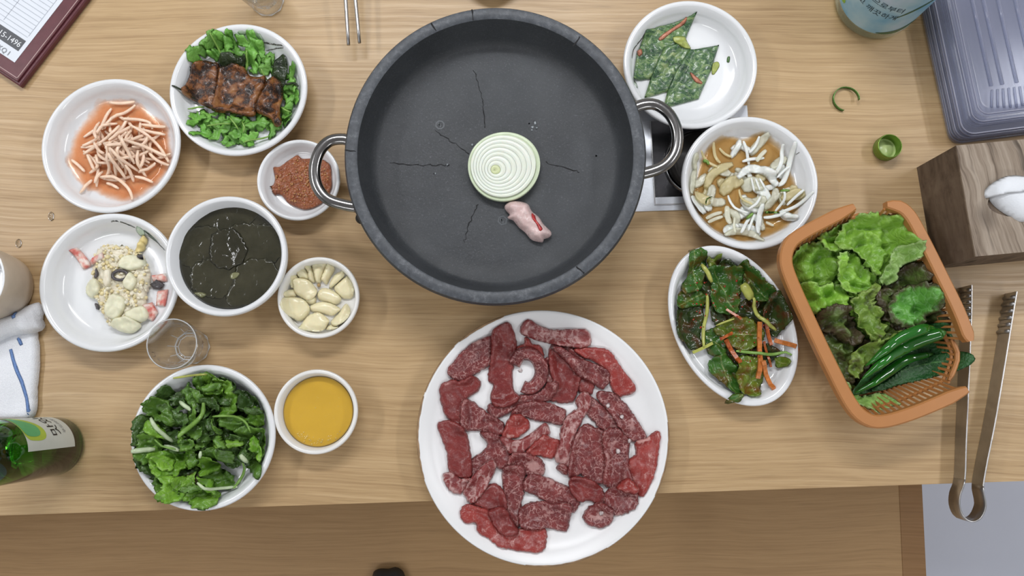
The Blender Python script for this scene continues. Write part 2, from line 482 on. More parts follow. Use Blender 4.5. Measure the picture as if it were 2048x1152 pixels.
def meat(name, base, hi, fat, vein=230, vw=.10, patch=.5, stripe=None, fatmask=.62):
    t = NT(name).set(rough=.32, spec=.45, sss=.08, sscale=.004)
    v = t.co(); b = t.noise(v, 70, 4, .6)
    c = t.ramp(b, [(.3, base), (.7, hi)])
    wv = t.warp(t.warp(v, 60, .014), 200, .007)
    if stripe:
        mp = t.n('Mapping'); mp.inputs['Scale'].default_value = (1, .22, 1); mp.inputs['Rotation'].default_value = (0, 0, stripe); t.link(wv, mp.inputs['Vector']); wv = mp.outputs[0]
    e = t.voro(wv, vein, 'DISTANCE_TO_EDGE').outputs['Distance']
    msk = t.noise(v, 120, 5, .7)
    veins = t.math('MULTIPLY', t.ramp(e, [(.0, 1.0), (vw, 0.0)]), t.ramp(msk, [(patch - .03, 0.0), (patch + .12, .95)]))
    c = t.mix(t.ramp(t.noise(v, 620, 3, .7), [(.56, 0.0), (.70, .30)]), c, fat)
    c = t.mix(veins, c, fat)
    big = t.noise(t.warp(v, 60, .02), 48, 3, .5)
    c = t.mix(t.ramp(big, [(fatmask, 0.0), (fatmask + .05, .75)]), c, fat)
    t.col(c); t.bump(t.noise(v, 380, 4, .65), .35, .0011)
    t.rough(t.ramp(msk, [(.3, .17), (.7, .38)])); M[name] = t.m
FAT = (.46, .25, .235)
meat('meat_marbled', (.120, .022, .024), (.225, .045, .043), (.50, .28, .26), 175, .10, .45)
meat('meat_plain', (.16, .022, .022), (.24, .042, .038), (.48, .24, .22), 160, .07, .55, fatmask=.68)
meat('meat_red', (.235, .026, .022), (.36, .055, .046), (.60, .33, .30), 130, .08, .52, stripe=.5, fatmask=.66)
meat('meat_striped', (.18, .030, .032), (.27, .055, .052), (.55, .34, .32), 120, .16, .42, stripe=1.2, fatmask=.63)
meat('fat_piece', (.62, .44, .42), (.72, .55, .53), (.74, .62, .60), 120, .1, .5, fatmask=.7)
plain('meat_core', (.50, .045, .045), .3, .2, 200)
plain('fat_white', (.62, .54, .53), .4, .1, 200)

def leafm(name, lo, hi, edgec=None, edgew=.006, rough=.38, vein=(.0, .0, .0), vs=130, va=.35, rib=None, ribw=.0012, bump=.35, mott=None, bsc=320):
    t = NT(name).set(rough=rough, spec=.5); v = t.co()
    f = t.noise(v, 45, 4, .6); c = t.ramp(f, [(.3, lo), (.7, hi)])
    oi = t.n('ObjectInfo'); hs = t.n('HueSaturation'); t.link(c, hs.inputs['Color'])
    t.link(t.math('ADD', t.math('MULTIPLY', oi.outputs['Random'], .5), .88), hs.inputs['Value'])
    c = hs.outputs['Color']
    wv = t.warp(v, 80, .008); e = t.voro(wv, vs, 'DISTANCE_TO_EDGE').outputs['Distance']
    if va: c = t.mix(t.ramp(e, [(0.0, va), (.10, 0.0)]), c, vein)
    if mott: c = t.mix(t.ramp(t.noise(v, 60, 3, .6), [(.48, 0.0), (.66, .85)]), c, mott)
    if edgec is not None:
        ed = t.math('ADD', t.attr('edge'), t.math('MULTIPLY', t.math('SUBTRACT', t.noise(v, 150, 3), .5), edgew * 1.6))
        c = t.mix(t.ramp(t.math('DIVIDE', ed, edgew), [(.3, .9), (1.0, 0.0)]), c, edgec)
    if rib is not None:
        c = t.mix(t.ramp(t.math('DIVIDE', t.attr('rib'), ribw), [(.5, .9), (1.0, 0.0)]), c, rib)
    t.col(c)
    h = t.math('ADD', t.ramp(e, [(0.0, 0.0), (.25, 1.0)]), t.noise(v, bsc, 3, .6)); t.bump(h, bump, .0012); M[name] = t.m
leafm('lettuce_bright', (.12, .28, .022), (.26, .47, .060), (.32, .50, .13), .003, vein=(.30, .50, .13), va=.3)
leafm('lettuce_pale', (.17, .33, .06), (.28, .45, .12), (.34, .50, .18), .003, vein=(.38, .55, .22), va=.3)
leafm('lettuce_olive', (.105, .20, .026), (.21, .32, .055), (.25, .36, .075), .004, vein=(.24, .36, .09), mott=(.06, .055, .022))
leafm('lettuce_brown', (.06, .10, .02), (.11, .17, .035), (.075, .05, .03), .012, vein=(.17, .24, .07), mott=(.06, .04, .024))
leafm('lettuce_green', (.06, .23, .026), (.15, .39, .07), (.075, .05, .03), .007, vein=(.22, .46, .16), va=.5)
leafm('perilla', (.010, .070, .014), (.022, .105, .022), vein=(.05, .16, .05), va=.45, vs=180, rib=(.09, .24, .07), ribw=.0011, rough=.5)
leafm('greens_mid', (.060, .145, .016), (.13, .25, .040), vein=(.11, .24, .06), va=.3, rough=.3, rib=(.15, .28, .09), ribw=.0009)
leafm('greens_bright', (.095, .24, .016), (.21, .39, .045), vein=(.22, .42, .09), va=.4, rough=.28, rib=(.26, .42, .12), ribw=.0009)
leafm('greens_dark', (.036, .080, .015), (.072, .135, .030), vein=(.06, .14, .04), va=.25, rough=.3, rib=(.10, .20, .07), ribw=.0008)
leafm('greens_brown', (.05, .048, .015), (.095, .085, .028), vein=(.13, .15, .05), va=.3, rough=.3)
leafm('kimchi_green', (.022, .085, .010), (.050, .14, .020), vein=(.12, .20, .05), va=.18, rough=.2, mott=(.12, .06, .010), rib=(.22, .28, .09), ribw=.0010, bump=.2)
leafm('kimchi_olive', (.070, .12, .012), (.14, .19, .022), vein=(.2, .25, .06), va=.2, rough=.2, mott=(.15, .05, .010), rib=(.28, .30, .10), ribw=.0010, bump=.2)
leafm('kimchi_dark', (.016, .034, .010), (.040, .062, .014), vein=(.08, .1, .03), va=.15, rough=.18, mott=(.09, .025, .010), bump=.2)
leafm('parsley', (.085, .26, .028), (.21, .46, .085), vein=(.22, .42, .12), va=.25, rough=.4)
leafm('charred_leaf', (.012, .018, .010), (.035, .055, .02), vein=(.05, .08, .03), va=.2, rough=.25)
plain('stem_pale', (.52, .62, .40), .3, .12, 150, sss=.1, sscale=.003)
plain('stem_green', (.20, .36, .07), .3, .15, 150)
plain('stem_yellow', (.42, .44, .10), .28, .15, 150)
plain('chili', (.014, .125, .010), .12, .35, 40, coat=.5, croug=.05)
plain('chili_stem', (.05, .17, .03), .4)
plain('carrot', (.52, .165, .035), .28, .25, 250, bump=.2, bscale=500)
plain('carrot_sauced', (.40, .095, .020), .22, .35, 250, bump=.2, bscale=500)
plain('chili_flake', (.35, .028, .012), .25, .3, 300)
plain('radish', (.90, .66, .50), .28, .09, 90, sss=.25, sscale=.004)
plain('garlic', (.80, .73, .48), .27, .06, 60, sss=.3, sscale=.005, coat=.15)
plain('garlic_root', (.42, .28, .12), .6)
plain('potato', (.76, .74, .54), .4, .08, 150, sss=.2, sscale=.004)
plain('egg_crumb', (.76, .65, .37), .45, .14, 200, sss=.15, sscale=.003)
plain('mayo_crumb', (.79, .73, .57), .35, .08, 200, sss=.15, sscale=.003)
plain('corn', (.74, .60, .26), .3, .08, 150)
def crab():
    t = NT('crab_stick').set(rough=.35, sss=.1, sscale=.003); v = t.co(); f = t.noise(v, 110, 3, .5)
    t.col(t.ramp(f, [(.40, (.76, .66, .60)), (.52, (.72, .40, .34)), (.64, (.66, .17, .14))])); M['crab_stick'] = t.m
crab()
plain('dark_bit', (.075, .066, .070), .35, .4, 300)
def eel():
    t = NT('eel').set(rough=.25, coat=.15, spec=.35); v = t.co(); f = t.noise(v, 75, 4, .62); g = t.noise(v, 330, 4, .7)
    c = t.ramp(f, [(.34, (.010, .007, .006)), (.46, (.038, .015, .007)), (.54, (.17, .058, .016)), (.72, (.33, .155, .055))])
    sd = t.voro(v, 520); c = t.mix(t.ramp(sd.outputs['Distance'], [(.16, .8), (.24, 0.0)]), c, (.30, .12, .04))
    t.col(c); t.bump(g, .55, .0012); M['eel'] = t.m
eel()
def jeon():
    t = NT('jeon').set(rough=.3, spec=.5, coat=.2); v = t.warp(t.co(), 55, .03)
    mp = t.n('Mapping'); mp.inputs['Scale'].default_value = (1, 2.6, 1); mp.inputs['Rotation'].default_value = (0, 0, .9); t.link(v, mp.inputs['Vector']); v2 = mp.outputs[0]
    f = t.noise(v2, 52, 5, .62, .5)
    c = t.ramp(f, [(.33, (.012, .040, .020)), (.46, (.035, .105, .038)), (.56, (.12, .22, .070)), (.68, (.30, .37, .16))])
    e = t.voro(v2, 120, 'DISTANCE_TO_EDGE').outputs['Distance']; c = t.mix(t.ramp(e, [(0, .5), (.05, 0.0)]), c, (.32, .40, .22))
    t.col(c); t.bump(f, .5, .0015); M['jeon'] = t.m
jeon()
plain('jeon_red', (.45, .17, .10), .35, .25, 200)
plain('jeon_yellow', (.33, .38, .09), .35, .2, 200)
plain('onion_white', (.80, .82, .78), .3, .04, 80, sss=.25, sscale=.004)
plain('onion_ring', (.77, .81, .70), .3, .05, 60, sss=.3, sscale=.005)
plain('onion_ring_pale', (.80, .83, .74), .3, .04, 60, sss=.3, sscale=.005)
plain('onion_core', (.62, .68, .38), .35, .1, 200)
plain('onion_skin', (.62, .71, .50), .3, .1, 80)
def translucent(name, col, amount=.5, rough=.2):
    t = NT(name).set(rough=rough, col=col, spec=.5); v = t.co(); f = t.noise(v, 60)
    c = np.array(col); t.col(t.ramp(f, [(.3, tuple(c * .94)), (.7, tuple(np.clip(c * 1.05, 0, 1)))]))
    tr = t.n('BsdfTransparent'); tr.inputs[0].default_value = (*[min(1, x * 1.15 + .05) for x in col], 1)
    mx = t.n('MixShader'); mx.inputs[0].default_value = amount
    t.link(t.b.outputs[0], mx.inputs[1]); t.link(tr.outputs[0], mx.inputs[2]); t.link(mx.outputs[0], t.out.inputs['Surface']); M[name] = t.m
translucent('onion_soaked', (.80, .73, .46), .42)
translucent('onion_clear', (.84, .84, .72), .42)
def liquid(name, col, amount, depth=.012, rough=.04):
    """a thin pool: tinted clear body, fainter where it gets shallow at its rim"""
    t = NT(name).set(rough=rough, col=col, spec=.5)
    v = t.co(rand=False); f = t.noise(v, 70, 3)
    d = t.math('ADD', t.math('DIVIDE', t.attr('edge'), depth), t.math('MULTIPLY', t.math('SUBTRACT', f, .5), .7))
    d = t.ramp(d, [(0.05, 0.0), (1.0, 1.0)])
    tr = t.n('BsdfTransparent'); t.link(t.mix(d, (1, 1, 1), col), tr.inputs[0])
    mx = t.n('MixShader'); t.link(t.math('SUBTRACT', 1.0, t.math('MULTIPLY', d, 1 - amount)), mx.inputs[0])
    t.link(t.b.outputs[0], mx.inputs[1]); t.link(tr.outputs[0], mx.inputs[2]); t.link(mx.outputs[0], t.out.inputs['Surface']); M[name] = t.m
liquid('orange_juice', (.90, .50, .25), .52, .020)
liquid('soy_juice', (.74, .50, .18), .58, .010)
plain('sesame_oil', (.60, .36, .035), .03, .05, 30, coat=.6, croug=.02, spec=.5)
plain('oil_bubble', (.68, .46, .10), .06, .1, 100, coat=.6)
def soup():
    t = NT('seaweed_soup').set(rough=.05, spec=.6); v = t.co(rand=False)
    f = t.noise(v, 30, 4, .6); t.col(t.ramp(f, [(.35, (.030, .029, .018)), (.65, (.048, .045, .029))]))
    t.bump(t.noise(t.warp(v, 60, .02), 85, 3, .6), .25, .002); M['seaweed_soup'] = t.m
soup()
leafm('seaweed', (.026, .025, .014), (.042, .039, .023), rough=.10, va=0, bump=.15)
plain('soup_broth', (.20, .20, .10), .05, .1, spec=.5)
def paste():
    t = NT('bean_paste').set(rough=.24, spec=.5); v = t.co(rand=False); f = t.noise(v, 90, 4, .6)
    c = t.ramp(f, [(.3, (.215, .058, .024)), (.7, (.38, .125, .050))])
    sd = t.voro(v, 330); c = t.mix(t.ramp(sd.outputs['Distance'], [(.14, .65), (.26, 0.0)]), c, (.44, .20, .075))
    t.col(c); t.bump(t.math('ADD', f, t.math('MULTIPLY', sd.outputs['Distance'], -.6)), .8, .003); M['bean_paste'] = t.m
paste()
plain('paste_seed', (.46, .22, .085), .3, .15, 200)
def glass(name, col, rough=.0, ior=1.48):
    t = NT(name).set(col=col, rough=rough, trans=1.0, ior=ior, spec=.5)
    v = t.co(rand=False); c = np.array(col); t.col(t.ramp(t.noise(v, 20, 2), [(.3, tuple(c * .99)), (.7, tuple(c))])); M[name] = t.m
def thinglass(name, tint, body, bodyc, blend=.22, refr=0):
    t = NT(name).set(rough=.02, col=bodyc, spec=.6); v = t.co(rand=False)
    tr = t.n('BsdfTransparent'); t.link(t.ramp(t.noise(v, 15, 2), [(.3, tuple(np.array(tint) * .985)), (.7, tint)]), tr.inputs[0])
    gl = t.n('BsdfGlossy'); gl.inputs['Roughness'].default_value = .02
    lw = t.n('LayerWeight'); lw.inputs['Blend'].default_value = .5; fr = t.ramp(lw.outputs['Facing'], [(0.0, .03), (.50, .07), (.80, .42), (1.0, .90)])
    m1 = t.n('MixShader'); m1.inputs[0].default_value = body; t.link(tr.outputs[0], m1.inputs[1]); t.link(t.b.outputs[0], m1.inputs[2])
    m2 = t.n('MixShader'); t.link(fr, m2.inputs[0]); t.link(m1.outputs[0], m2.inputs[1]); t.link(gl.outputs[0], m2.inputs[2])
    if refr:
        g = t.n('BsdfGlass'); g.inputs['IOR'].default_value = 1.45; g.inputs['Roughness'].default_value = 0; m3 = t.n('MixShader'); m3.inputs[0].default_value = refr
        t.link(m2.outputs[0], m3.inputs[1]); t.link(g.outputs[0], m3.inputs[2]); m2 = m3
    t.link(m2.outputs[0], t.out.inputs['Surface']); M[name] = t.m
thinglass('thin_glass', (.985, .99, .985), .03, (.9, .9, .9), .10, .22)
thinglass('glass_glint', (.93, .94, .94), .38, (.92, .93, .94))  # whitish body paints the bright streaks seen in thick glass
thinglass('pale_glass', (.78, .83, .74), .22, (.50, .55, .45), .2)
glass('clear_glass', (.97, .985, .98)); glass('green_glass', (.17, .54, .10))
glass('soju_liquid', (.97, .99, .97), 0, 1.36); glass('water', (.99, .99, .99), 0, 1.33)
def clearplastic(name, tint, fac=.80):
    """thin clear sheet: see-through with a Fresnel-like sheen"""
    t = NT(name).set(rough=.16, col=(.46, .47, .57), spec=.8)
    tr = t.n('BsdfTransparent'); v = t.co(); t.link(t.ramp(t.noise(v, 12, 3), [(.3, tuple(np.array(tint) * .96)), (.7, tint)]), tr.inputs[0])
    lw = t.n('LayerWeight'); lw.inputs['Blend'].default_value = .28
    mx = t.n('MixShader'); t.link(t.ramp(lw.outputs['Facing'], [(0.0, 1 - fac), (.8, .75)]), mx.inputs[0])
    t.link(tr.outputs[0], mx.inputs[1]); t.link(t.b.outputs[0], mx.inputs[2]); t.link(mx.outputs[0], t.out.inputs['Surface']); M[name] = t.m
clearplastic('clear_plastic', (.84, .87, .95), .80)
clearplastic('clear_bead', (.62, .64, .76), .45)
clearplastic('sleeve_plastic', (.97, .98, 1.0), .93)
plain('cap_green', (.20, .32, .06), .30, .08, 60, metal=.75)
plain('cap_liner', (.52, .62, .28), .3, .06, 60)
plain('cap_ring_green', (.10, .26, .06), .28, .1, 60, metal=.6)
def blue_label():
    t = NT('blue_label').set(rough=.35); v = t.co(rand=False); f = t.noise(v, 22, 3, .5)
    t.col(t.ramp(f, [(.35, (.16, .40, .58)), (.55, (.36, .56, .66)), (.75, (.50, .60, .76))])); M['blue_label'] = t.m
blue_label()
plain('label_leaf', (.24, .46, .05), .4, .15, 100)
plain('label_leaf_dark', (.05, .12, .05), .4, .15, 100)

# ------------------------------------------------------------------ room shell
def struct(o): o['kind'] = 'structure'; return o
RX, RY0, RY1 = 3.0, -2.6, 3.2; FZ = -TZ
struct(MB().box(-RX, RX, RY0, RY1, FZ - .05, FZ).obj('floor', M['floor_tile']))
struct(MB().box(-RX, RX, RY0, RY1, CEIL - TZ, CEIL - TZ + .05).obj('ceiling', M['ceiling_paint']))
struct(MB().box(-RX - .05, -RX, RY0, RY1, FZ, CEIL - TZ).obj('wall_left', M['wall_paint']))
struct(MB().box(RX, RX + .05, RY0, RY1, FZ, CEIL - TZ).obj('wall_right', M['wall_paint']))
struct(MB().box(-RX, RX, RY1, RY1 + .05, FZ, CEIL - TZ).obj('wall_back', M['wall_paint']))
struct(MB().box(-RX, RX, RY0 - .05, RY0, FZ, CEIL - TZ).obj('wall_front', M['wall_paint']))

# ------------------------------------------------------------------ table with a let-in steel burner tray
eL, eR = P(0, 1031), P(2048, 962); TROT = math.atan2(eR[1] - eL[1], eR[0] - eL[0])
eM = (eL + eR) / 2; R2 = np.array(((math.cos(TROT), -math.sin(TROT)), (math.sin(TROT), math.cos(TROT))))
def T2(x, y): return eM + R2 @ np.array((x, y))          # table frame: x along the front edge, y away from it
def T2i(p): return R2.T @ (np.array(p) - eM)
table = empty('dining_table', T2(0, .4), 0, 'long oak-look dining table carrying all the dishes and the stone grill', 'table')
table.location.z = 0
hx0, hy0 = T2i(P(765, 440)); hx1, hy1 = T2i(P(1493, 212))
hx0 += .012; hx1 -= .012; hy0 += .012; hy1 -= .012
TX0, TX1, TD, TT = -1.05, 1.05, .82, .028
def table_top():
    xs = [TX0, hx0, hx1, TX1]; ys = [0, hy0, hy1, TD]; V = []; F = []
    for z in (-TT, 0.0):
        for y in ys:
            for x in xs: p = T2(x, y); V.append((p[0], p[1], z))
    def q(a, b, c, d): F.append((a, b, c, d))
    for j in range(3):
        for i in range(3):
            if i == 1 and j == 1: continue
            a = j * 4 + i; q(16 + a, 16 + a + 1, 16 + a + 5, 16 + a + 4); q(a + 4, a + 5, a + 1, a)
    ring = [0, 1, 2, 3, 7, 11, 15, 14, 13, 12, 8, 4]
    for a, b in zip(ring, ring[1:] + ring[:1]): q(a, b, 16 + b, 16 + a)
    h = [5, 9, 10, 6]
    for a, b in zip(h, h[1:] + h[:1]): q(a, b, 16 + b, 16 + a)
    o = mobj('tabletop', V, F, M['table_wood'], table, False)
table_top()
for lx in (TX0 + .08, TX1 - .14):
    for ly in (.08, TD - .14):
        p = T2(lx, ly); MB().box(p[0] - .03, p[0] + .03, p[1] - .03, p[1] + .03, -TZ, -TT).obj('leg', M['bench_trim_wood'], table)
def rect(x0, x1, y0, y1): return [T2(x0, y0), T2(x1, y0), T2(x1, y1), T2(x0, y1)]
def frame_ring(outer, inner, z0, z1):
    V = []; F = []; n = len(outer)
    for pl, z in ((outer, z0), (outer, z1), (inner, z1), (inner, z0)):
        for p in pl: V.append((p[0], p[1], z))
    for k in range(4):
        a, b = k * n, ((k + 1) % 4) * n
        for i in range(n): j = (i + 1) % n; F.append((a + i, a + j, b + j, b + i))
    return V, F
tray = empty('burner_tray', T2((hx0 + hx1) / 2, (hy0 + hy1) / 2), 0, 'stainless steel burner tray let into the table under the stone grill pan', 'burner tray')
wx0, wy0 = T2i(P(1308, 412)); wx1, wy1 = T2i(P(1478, 236))
o_ = .012
V, F = frame_ring(rect(hx0 - o_, hx1 + o_, hy0 - o_, hy1 + o_), rect(hx0 + .004, hx1 - .004, hy0 + .004, hy1 - .004), 0.0002, 0.0022)
mobj('rim', V, F, M['tray_steel'], tray, False)
MB().prism(rect(hx0 + .004, wx0, hy0 + .004, hy1 - .004), -.004, .0018).obj('deck', M['tray_steel'], tray)
mb = MB(); mb.prism(rect(wx0, wx1, hy0 + .004, wy0), -.004, .0018); mb.prism(rect(wx0, wx1, wy1, hy1 - .004), -.004, .0018); mb.prism(rect(wx1, hx1 - .004, hy0 + .004, hy1 - .004), -.004, .0018)
mb.obj('deck', M['tray_steel'], tray)
mb = MB(); wth = .0015
V, F = frame_ring(rect(wx0, wx1, wy0, wy1), rect(wx0 + wth, wx1 - wth, wy0 + wth, wy1 - wth), -.022, .0030); mb.add(V, F)
mb.obj('well_wall', M['steel'], tray)
MB().prism(rect(wx0, wx1, wy0, wy1), -.024, -.021).obj('well_floor', M['well_steel'], tray)
k0 = (T2(wx0, wy0) + T2(wx1, wy1)) / 2 + R2 @ np.array((.006, .004))
V, F = lathe([(0, -.0205), (.034, -.0205), (.038, -.014), (.036, -.006), (.030, -.0040), (0, -.0040)], k0, 40); mobj('burner_knob', V, F, M['dark_recess'], tray)
V, F = lathe([(.0385, -.0208), (.0415, -.0208), (.0410, -.018), (.039, -.017)], k0, 40); mobj('knob_ring', V, F, M['steel'], tray)

# bench under the table edge, grey floor beyond it
BH = -.30
bl, br0, br1 = P(-300, 1000, BH), P(1843, 965, BH), P(1852, 1152, BH)
bench = empty('bench', (0, -.75), BH, 'low wooden bench in shade below the front edge of the table', 'bench')
dv = br1 - br0; dv /= np.linalg.norm(dv); tw = SZ(1800, 1050, 46, BH)
far_ = br0 - dv * .14; near_ = br0 + dv * .42
nl = np.array((-1.0, 0))
MB().prism([far_ + nl * tw, np.array((-1.1, far_[1] - .02)), np.array((-1.1, near_[1] - .02)), near_ + nl * tw][::-1], BH - .03, BH).obj('seat', M['bench_wood'], bench)
MB().prism([far_, far_ + nl * tw, near_ + nl * tw, near_][::-1], BH - .03, BH + .0008).obj('end_trim', M['bench_trim_wood'], bench)
for x in (-.95, br0[0] - .08):
    for y in (far_[1] - .05, near_[1] + .06):
        MB().box(x - .025, x + .025, y - .025, y + .025, FZ, BH - .03).obj('leg', M['bench_trim_wood'], bench)

# ------------------------------------------------------------------ stone grill pan
PH = .09; PR = SZ(990, 312, 303, PH); pc = PC(990.5, 311.5, PR * 1.02, PH)
pan = empty('stone_grill_pan', pc, .012, 'large round black stone grill pan with two steel handles', 'grill pan')
Rr = PR; PSY = 1.020
prof = [(0, .030), (Rr - .022, .030), (Rr - .013, .040), (Rr - .0015, .080), (Rr, .086), (Rr - .002, .0895)]
V, F = lathe(prof, pc, 128, sy=PSY); mobj('stone_body', V, F, M['stone'], pan)
FLZ = .0495; FLR = Rr - .030
V, F = lathe([(Rr - .002, .0895), (Rr - .004, .0902), (Rr - .0125, .0902), (Rr - .0140, .0890)], pc, 128, sy=PSY); mobj('stone_rim', V, F, M['stone_rim'], pan)
V, F = lathe([(Rr - .0140, .0890), (Rr - .0165, .080), (Rr - .022, .060), (Rr - .026, .0535), (FLR, FLZ + .0008), (FLR - .02, FLZ), (0, FLZ)], pc, 128, sy=PSY); mobj('stone_bowl', V, F, M['stone'], pan)
sc_ = pc + np.array((-.006, -.004))
V, F = lathe([(0, .0026), (.118, .0026), (.124, .006), (.146, .026), (.1480, .0275), (.1480, .0295), (.144, .0295), (.140, .0290), (0, .0290)], sc_, 96); mobj('steel_stand', V, F, M['brushed_steel'], pan)
def crom3(p, step): return crom(p, step, False)
def handle(px, z=.066):
    path = [(q[0], q[1], z) for q in crom3(PW(px, z), .004)]; V, F = tube(path, .0064, 12, .75); return mobj('handle', V, F, M['handle_steel'], pan)
handle([(705, 284), (688, 278), (660, 282), (639, 303), (629, 338), (634, 372), (655, 398), (690, 410), (715, 414)])
handle([(1268, 216), (1288, 209), (1313, 210), (1339, 229), (1354, 262), (1352, 300), (1333, 328), (1305, 342), (1275, 349)])
b = P(716, 443, .05); V, F = lathe([(0, .044), (.006, .044), (.007, .050), (.005, .056), (0, .057)], b + np.array((.004, .004)), 16); mobj('stand_bolt', V, F, M['black_rubber'], pan)
def crackline(px, h, w=.0011, jit=.0012, mat='crack', name='crack'):
    p = crom3(PW(px, h), .003); n = len(p)
    p = p + np.random.uniform(-jit, jit, p.shape)
    V = []; F = []
    for i in range(n):
        t = p[min(i + 1, n - 1)] - p[max(i - 1, 0)]; t /= np.linalg.norm(t) + 1e-12; nr = np.array((-t[1], t[0])) * w * random.uniform(.15, .6)
        for q in (p[i] + nr, p[i] - nr): V += [(q[0], q[1], h + .0003)]
    for i in range(n - 1): F.append((2 * i, 2 * i + 1, 2 * i + 3, 2 * i + 2))
    return mobj(name, V, F, M[mat], pan, False)
for pts in ([(948, 142), (960, 180), (966, 210), (970, 258)], [(872, 262), (905, 285), (940, 308)], [(770, 326), (830, 330), (900, 330)], [(955, 408), (940, 445), (928, 485)], [(1090, 325), (1125, 333), (1160, 345)]):
    crackline(pts, FLZ)
for pts in ([(944, 19), (946, 42)], [(689, 300), (712, 303)], [(1160, 74), (1146, 92)], [(1152, 533), (1168, 546)], [(862, 46), (872, 62)]):
    crackline(pts, .0903, .0016, .0004)
def ringdecal(px, r, mat, n=6, h=FLZ):
    c = P(*px, h); V = []; F = []
    for i in range(n):
        a = 2 * PI * i / n + .3
        for rr in (r, r * .72): V.append((c[0] + rr * math.cos(a), c[1] + rr * math.sin(a), h + .0004))
    for i in range(n): j = (i + 1) % n; F.append((2 * i, 2 * j, 2 * j + 1, 2 * i + 1))
    st_ = mobj('maker_stamp', V, F, M[mat], pan, False)
    rnd = random.Random(3); V = []; F = []
    for i in range(4):
        x, y = c[0] + rnd.uniform(-.35, .35) * r, c[1] + rnd.uniform(-.35, .35) * r; s = r * .12; k = len(V)
        V += [(x - s, y - 2 * s, h + .0004), (x + s, y - 2 * s, h + .0004), (x + s, y + 2 * s, h + .0004), (x - s, y + 2 * s, h + .0004)]; F.append((k, k + 1, k + 2, k + 3))
    mobj('stamp_mark', V, F, M[mat], st_, False)
ringdecal((880, 250), .0055, 'stamp_grease', 8); ringdecal((1005, 441), .0058, 'stamp_grease', 6)
for (x, y) in ((1058, 247), (1066, 254), (1070, 246), (1064, 260), (1074, 256), (895, 330), (870, 347), (1192, 312), (962, 97), (944, 290)):
    s = random.uniform(2, 5); pp = [(x + s * math.cos(a) * random.uniform(.5, 1.2), y + s * math.sin(a) * random.uniform(.5, 1.2)) for a in np.arange(0, 6.2, 1.05)]
    slab('grease_spot', PW(pp, FLZ), M['grease_white'], None, .0005, .0012, base=FLZ + .0001, parent=pan)
# onion slice in rings
oc = P(1008, 331, FLZ + .012); OR = SZ(1008, 331, 72, FLZ + .012)
onion = empty('onion_slice', oc, FLZ + .0004, 'thick round onion slice at the centre of the stone grill', 'onion')
zb = FLZ + .0004; OT = .013; nr_ = 9
def oring(k):
    rr = OR * (1 - k / nr_) ** .92 if k < nr_ else 0
    c = oc + np.array((-.0105, -.0055)) * (k / nr_) ** 1.1
    return c, [rr * (1 + .016 * math.sin(2 * t + .6 + k * .2) + .010 * math.sin(3 * t + k * .35)) for t in np.linspace(0, 2 * PI, 64, endpoint=False)]
for k in range(nr_):
    c1_, R1 = oring(k); c0_, R0 = oring(k + 1); core = k == nr_ - 1
    tz = OT - (.0028 if k == 0 else 0) + random.uniform(-.00012, .00012); V = []; F = []
    for i in range(64):
        t = 2 * PI * i / 64; u = np.array((math.cos(t), math.sin(t))); a_ = R1[i] - .00008; b_ = R0[i] + .00008
        for c_, q_, z_ in ((c1_, a_ * (.97 if k == 0 else 1), zb), (c1_, a_, zb + tz * .5), (c1_, a_ - .00005, zb + tz - .0002), (c1_, a_ - .00025, zb + tz), (c0_, (b_ + .00025) if not core else .0001, zb + tz), (c0_, (b_ + .00005) if not core else .0001, zb + tz - .0002), (c0_, b_ if not core else .0001, zb)):
            p_ = c_ + u * q_; V.append((p_[0], p_[1], z_))
    for i in range(64):
        j = (i + 1) % 64
        for m in range(7): n_ = (m + 1) % 7; F.append((i * 7 + m, j * 7 + m, j * 7 + n_, i * 7 + n_))
    mobj('onion_core' if core else 'onion_ring', V, F, M['onion_skin' if k == 0 else ('onion_core' if core else ('onion_ring' if k % 2 else 'onion_ring_pale'))], onion)
hmp = Hmap(pc, .17, FLZ)
z6 = Zm(900, 230, 4.267)
hmp.put(np.array([oc + np.array((math.cos(a), math.sin(a))) * r for a in np.arange(0, 6.28, .03) for r in np.arange(0, OR, .0009)]), FLZ)
fp = slab('beef_fat', z6.w([(465, 780), (500, 740), (560, 730), (660, 755), (700, 820), (760, 870), (800, 930), (865, 1000), (850, 1040), (800, 1060), (790, 1085), (700, 1065), (640, 1000), (590, 960), (540, 900), (500, 885), (490, 870), (510, 850), (480, 815)], FLZ + .006), M['fat_piece'], hmp, .013, .0018, edge=.008, amp=.002, freq=130, fine=.001, ffreq=350, power=.6,
          label='pale lump of beef fat with a red streak beside the onion slice', cat='beef fat')
slab('lean_streak', z6.w([(700, 830), (725, 850), (740, 900), (790, 970), (765, 990), (735, 930), (700, 880)], FLZ + .013), M['meat_core'], hmp, .0016, .0014, edge=.002, dil=0, blur=1, lift=-.0006, parent=fp)

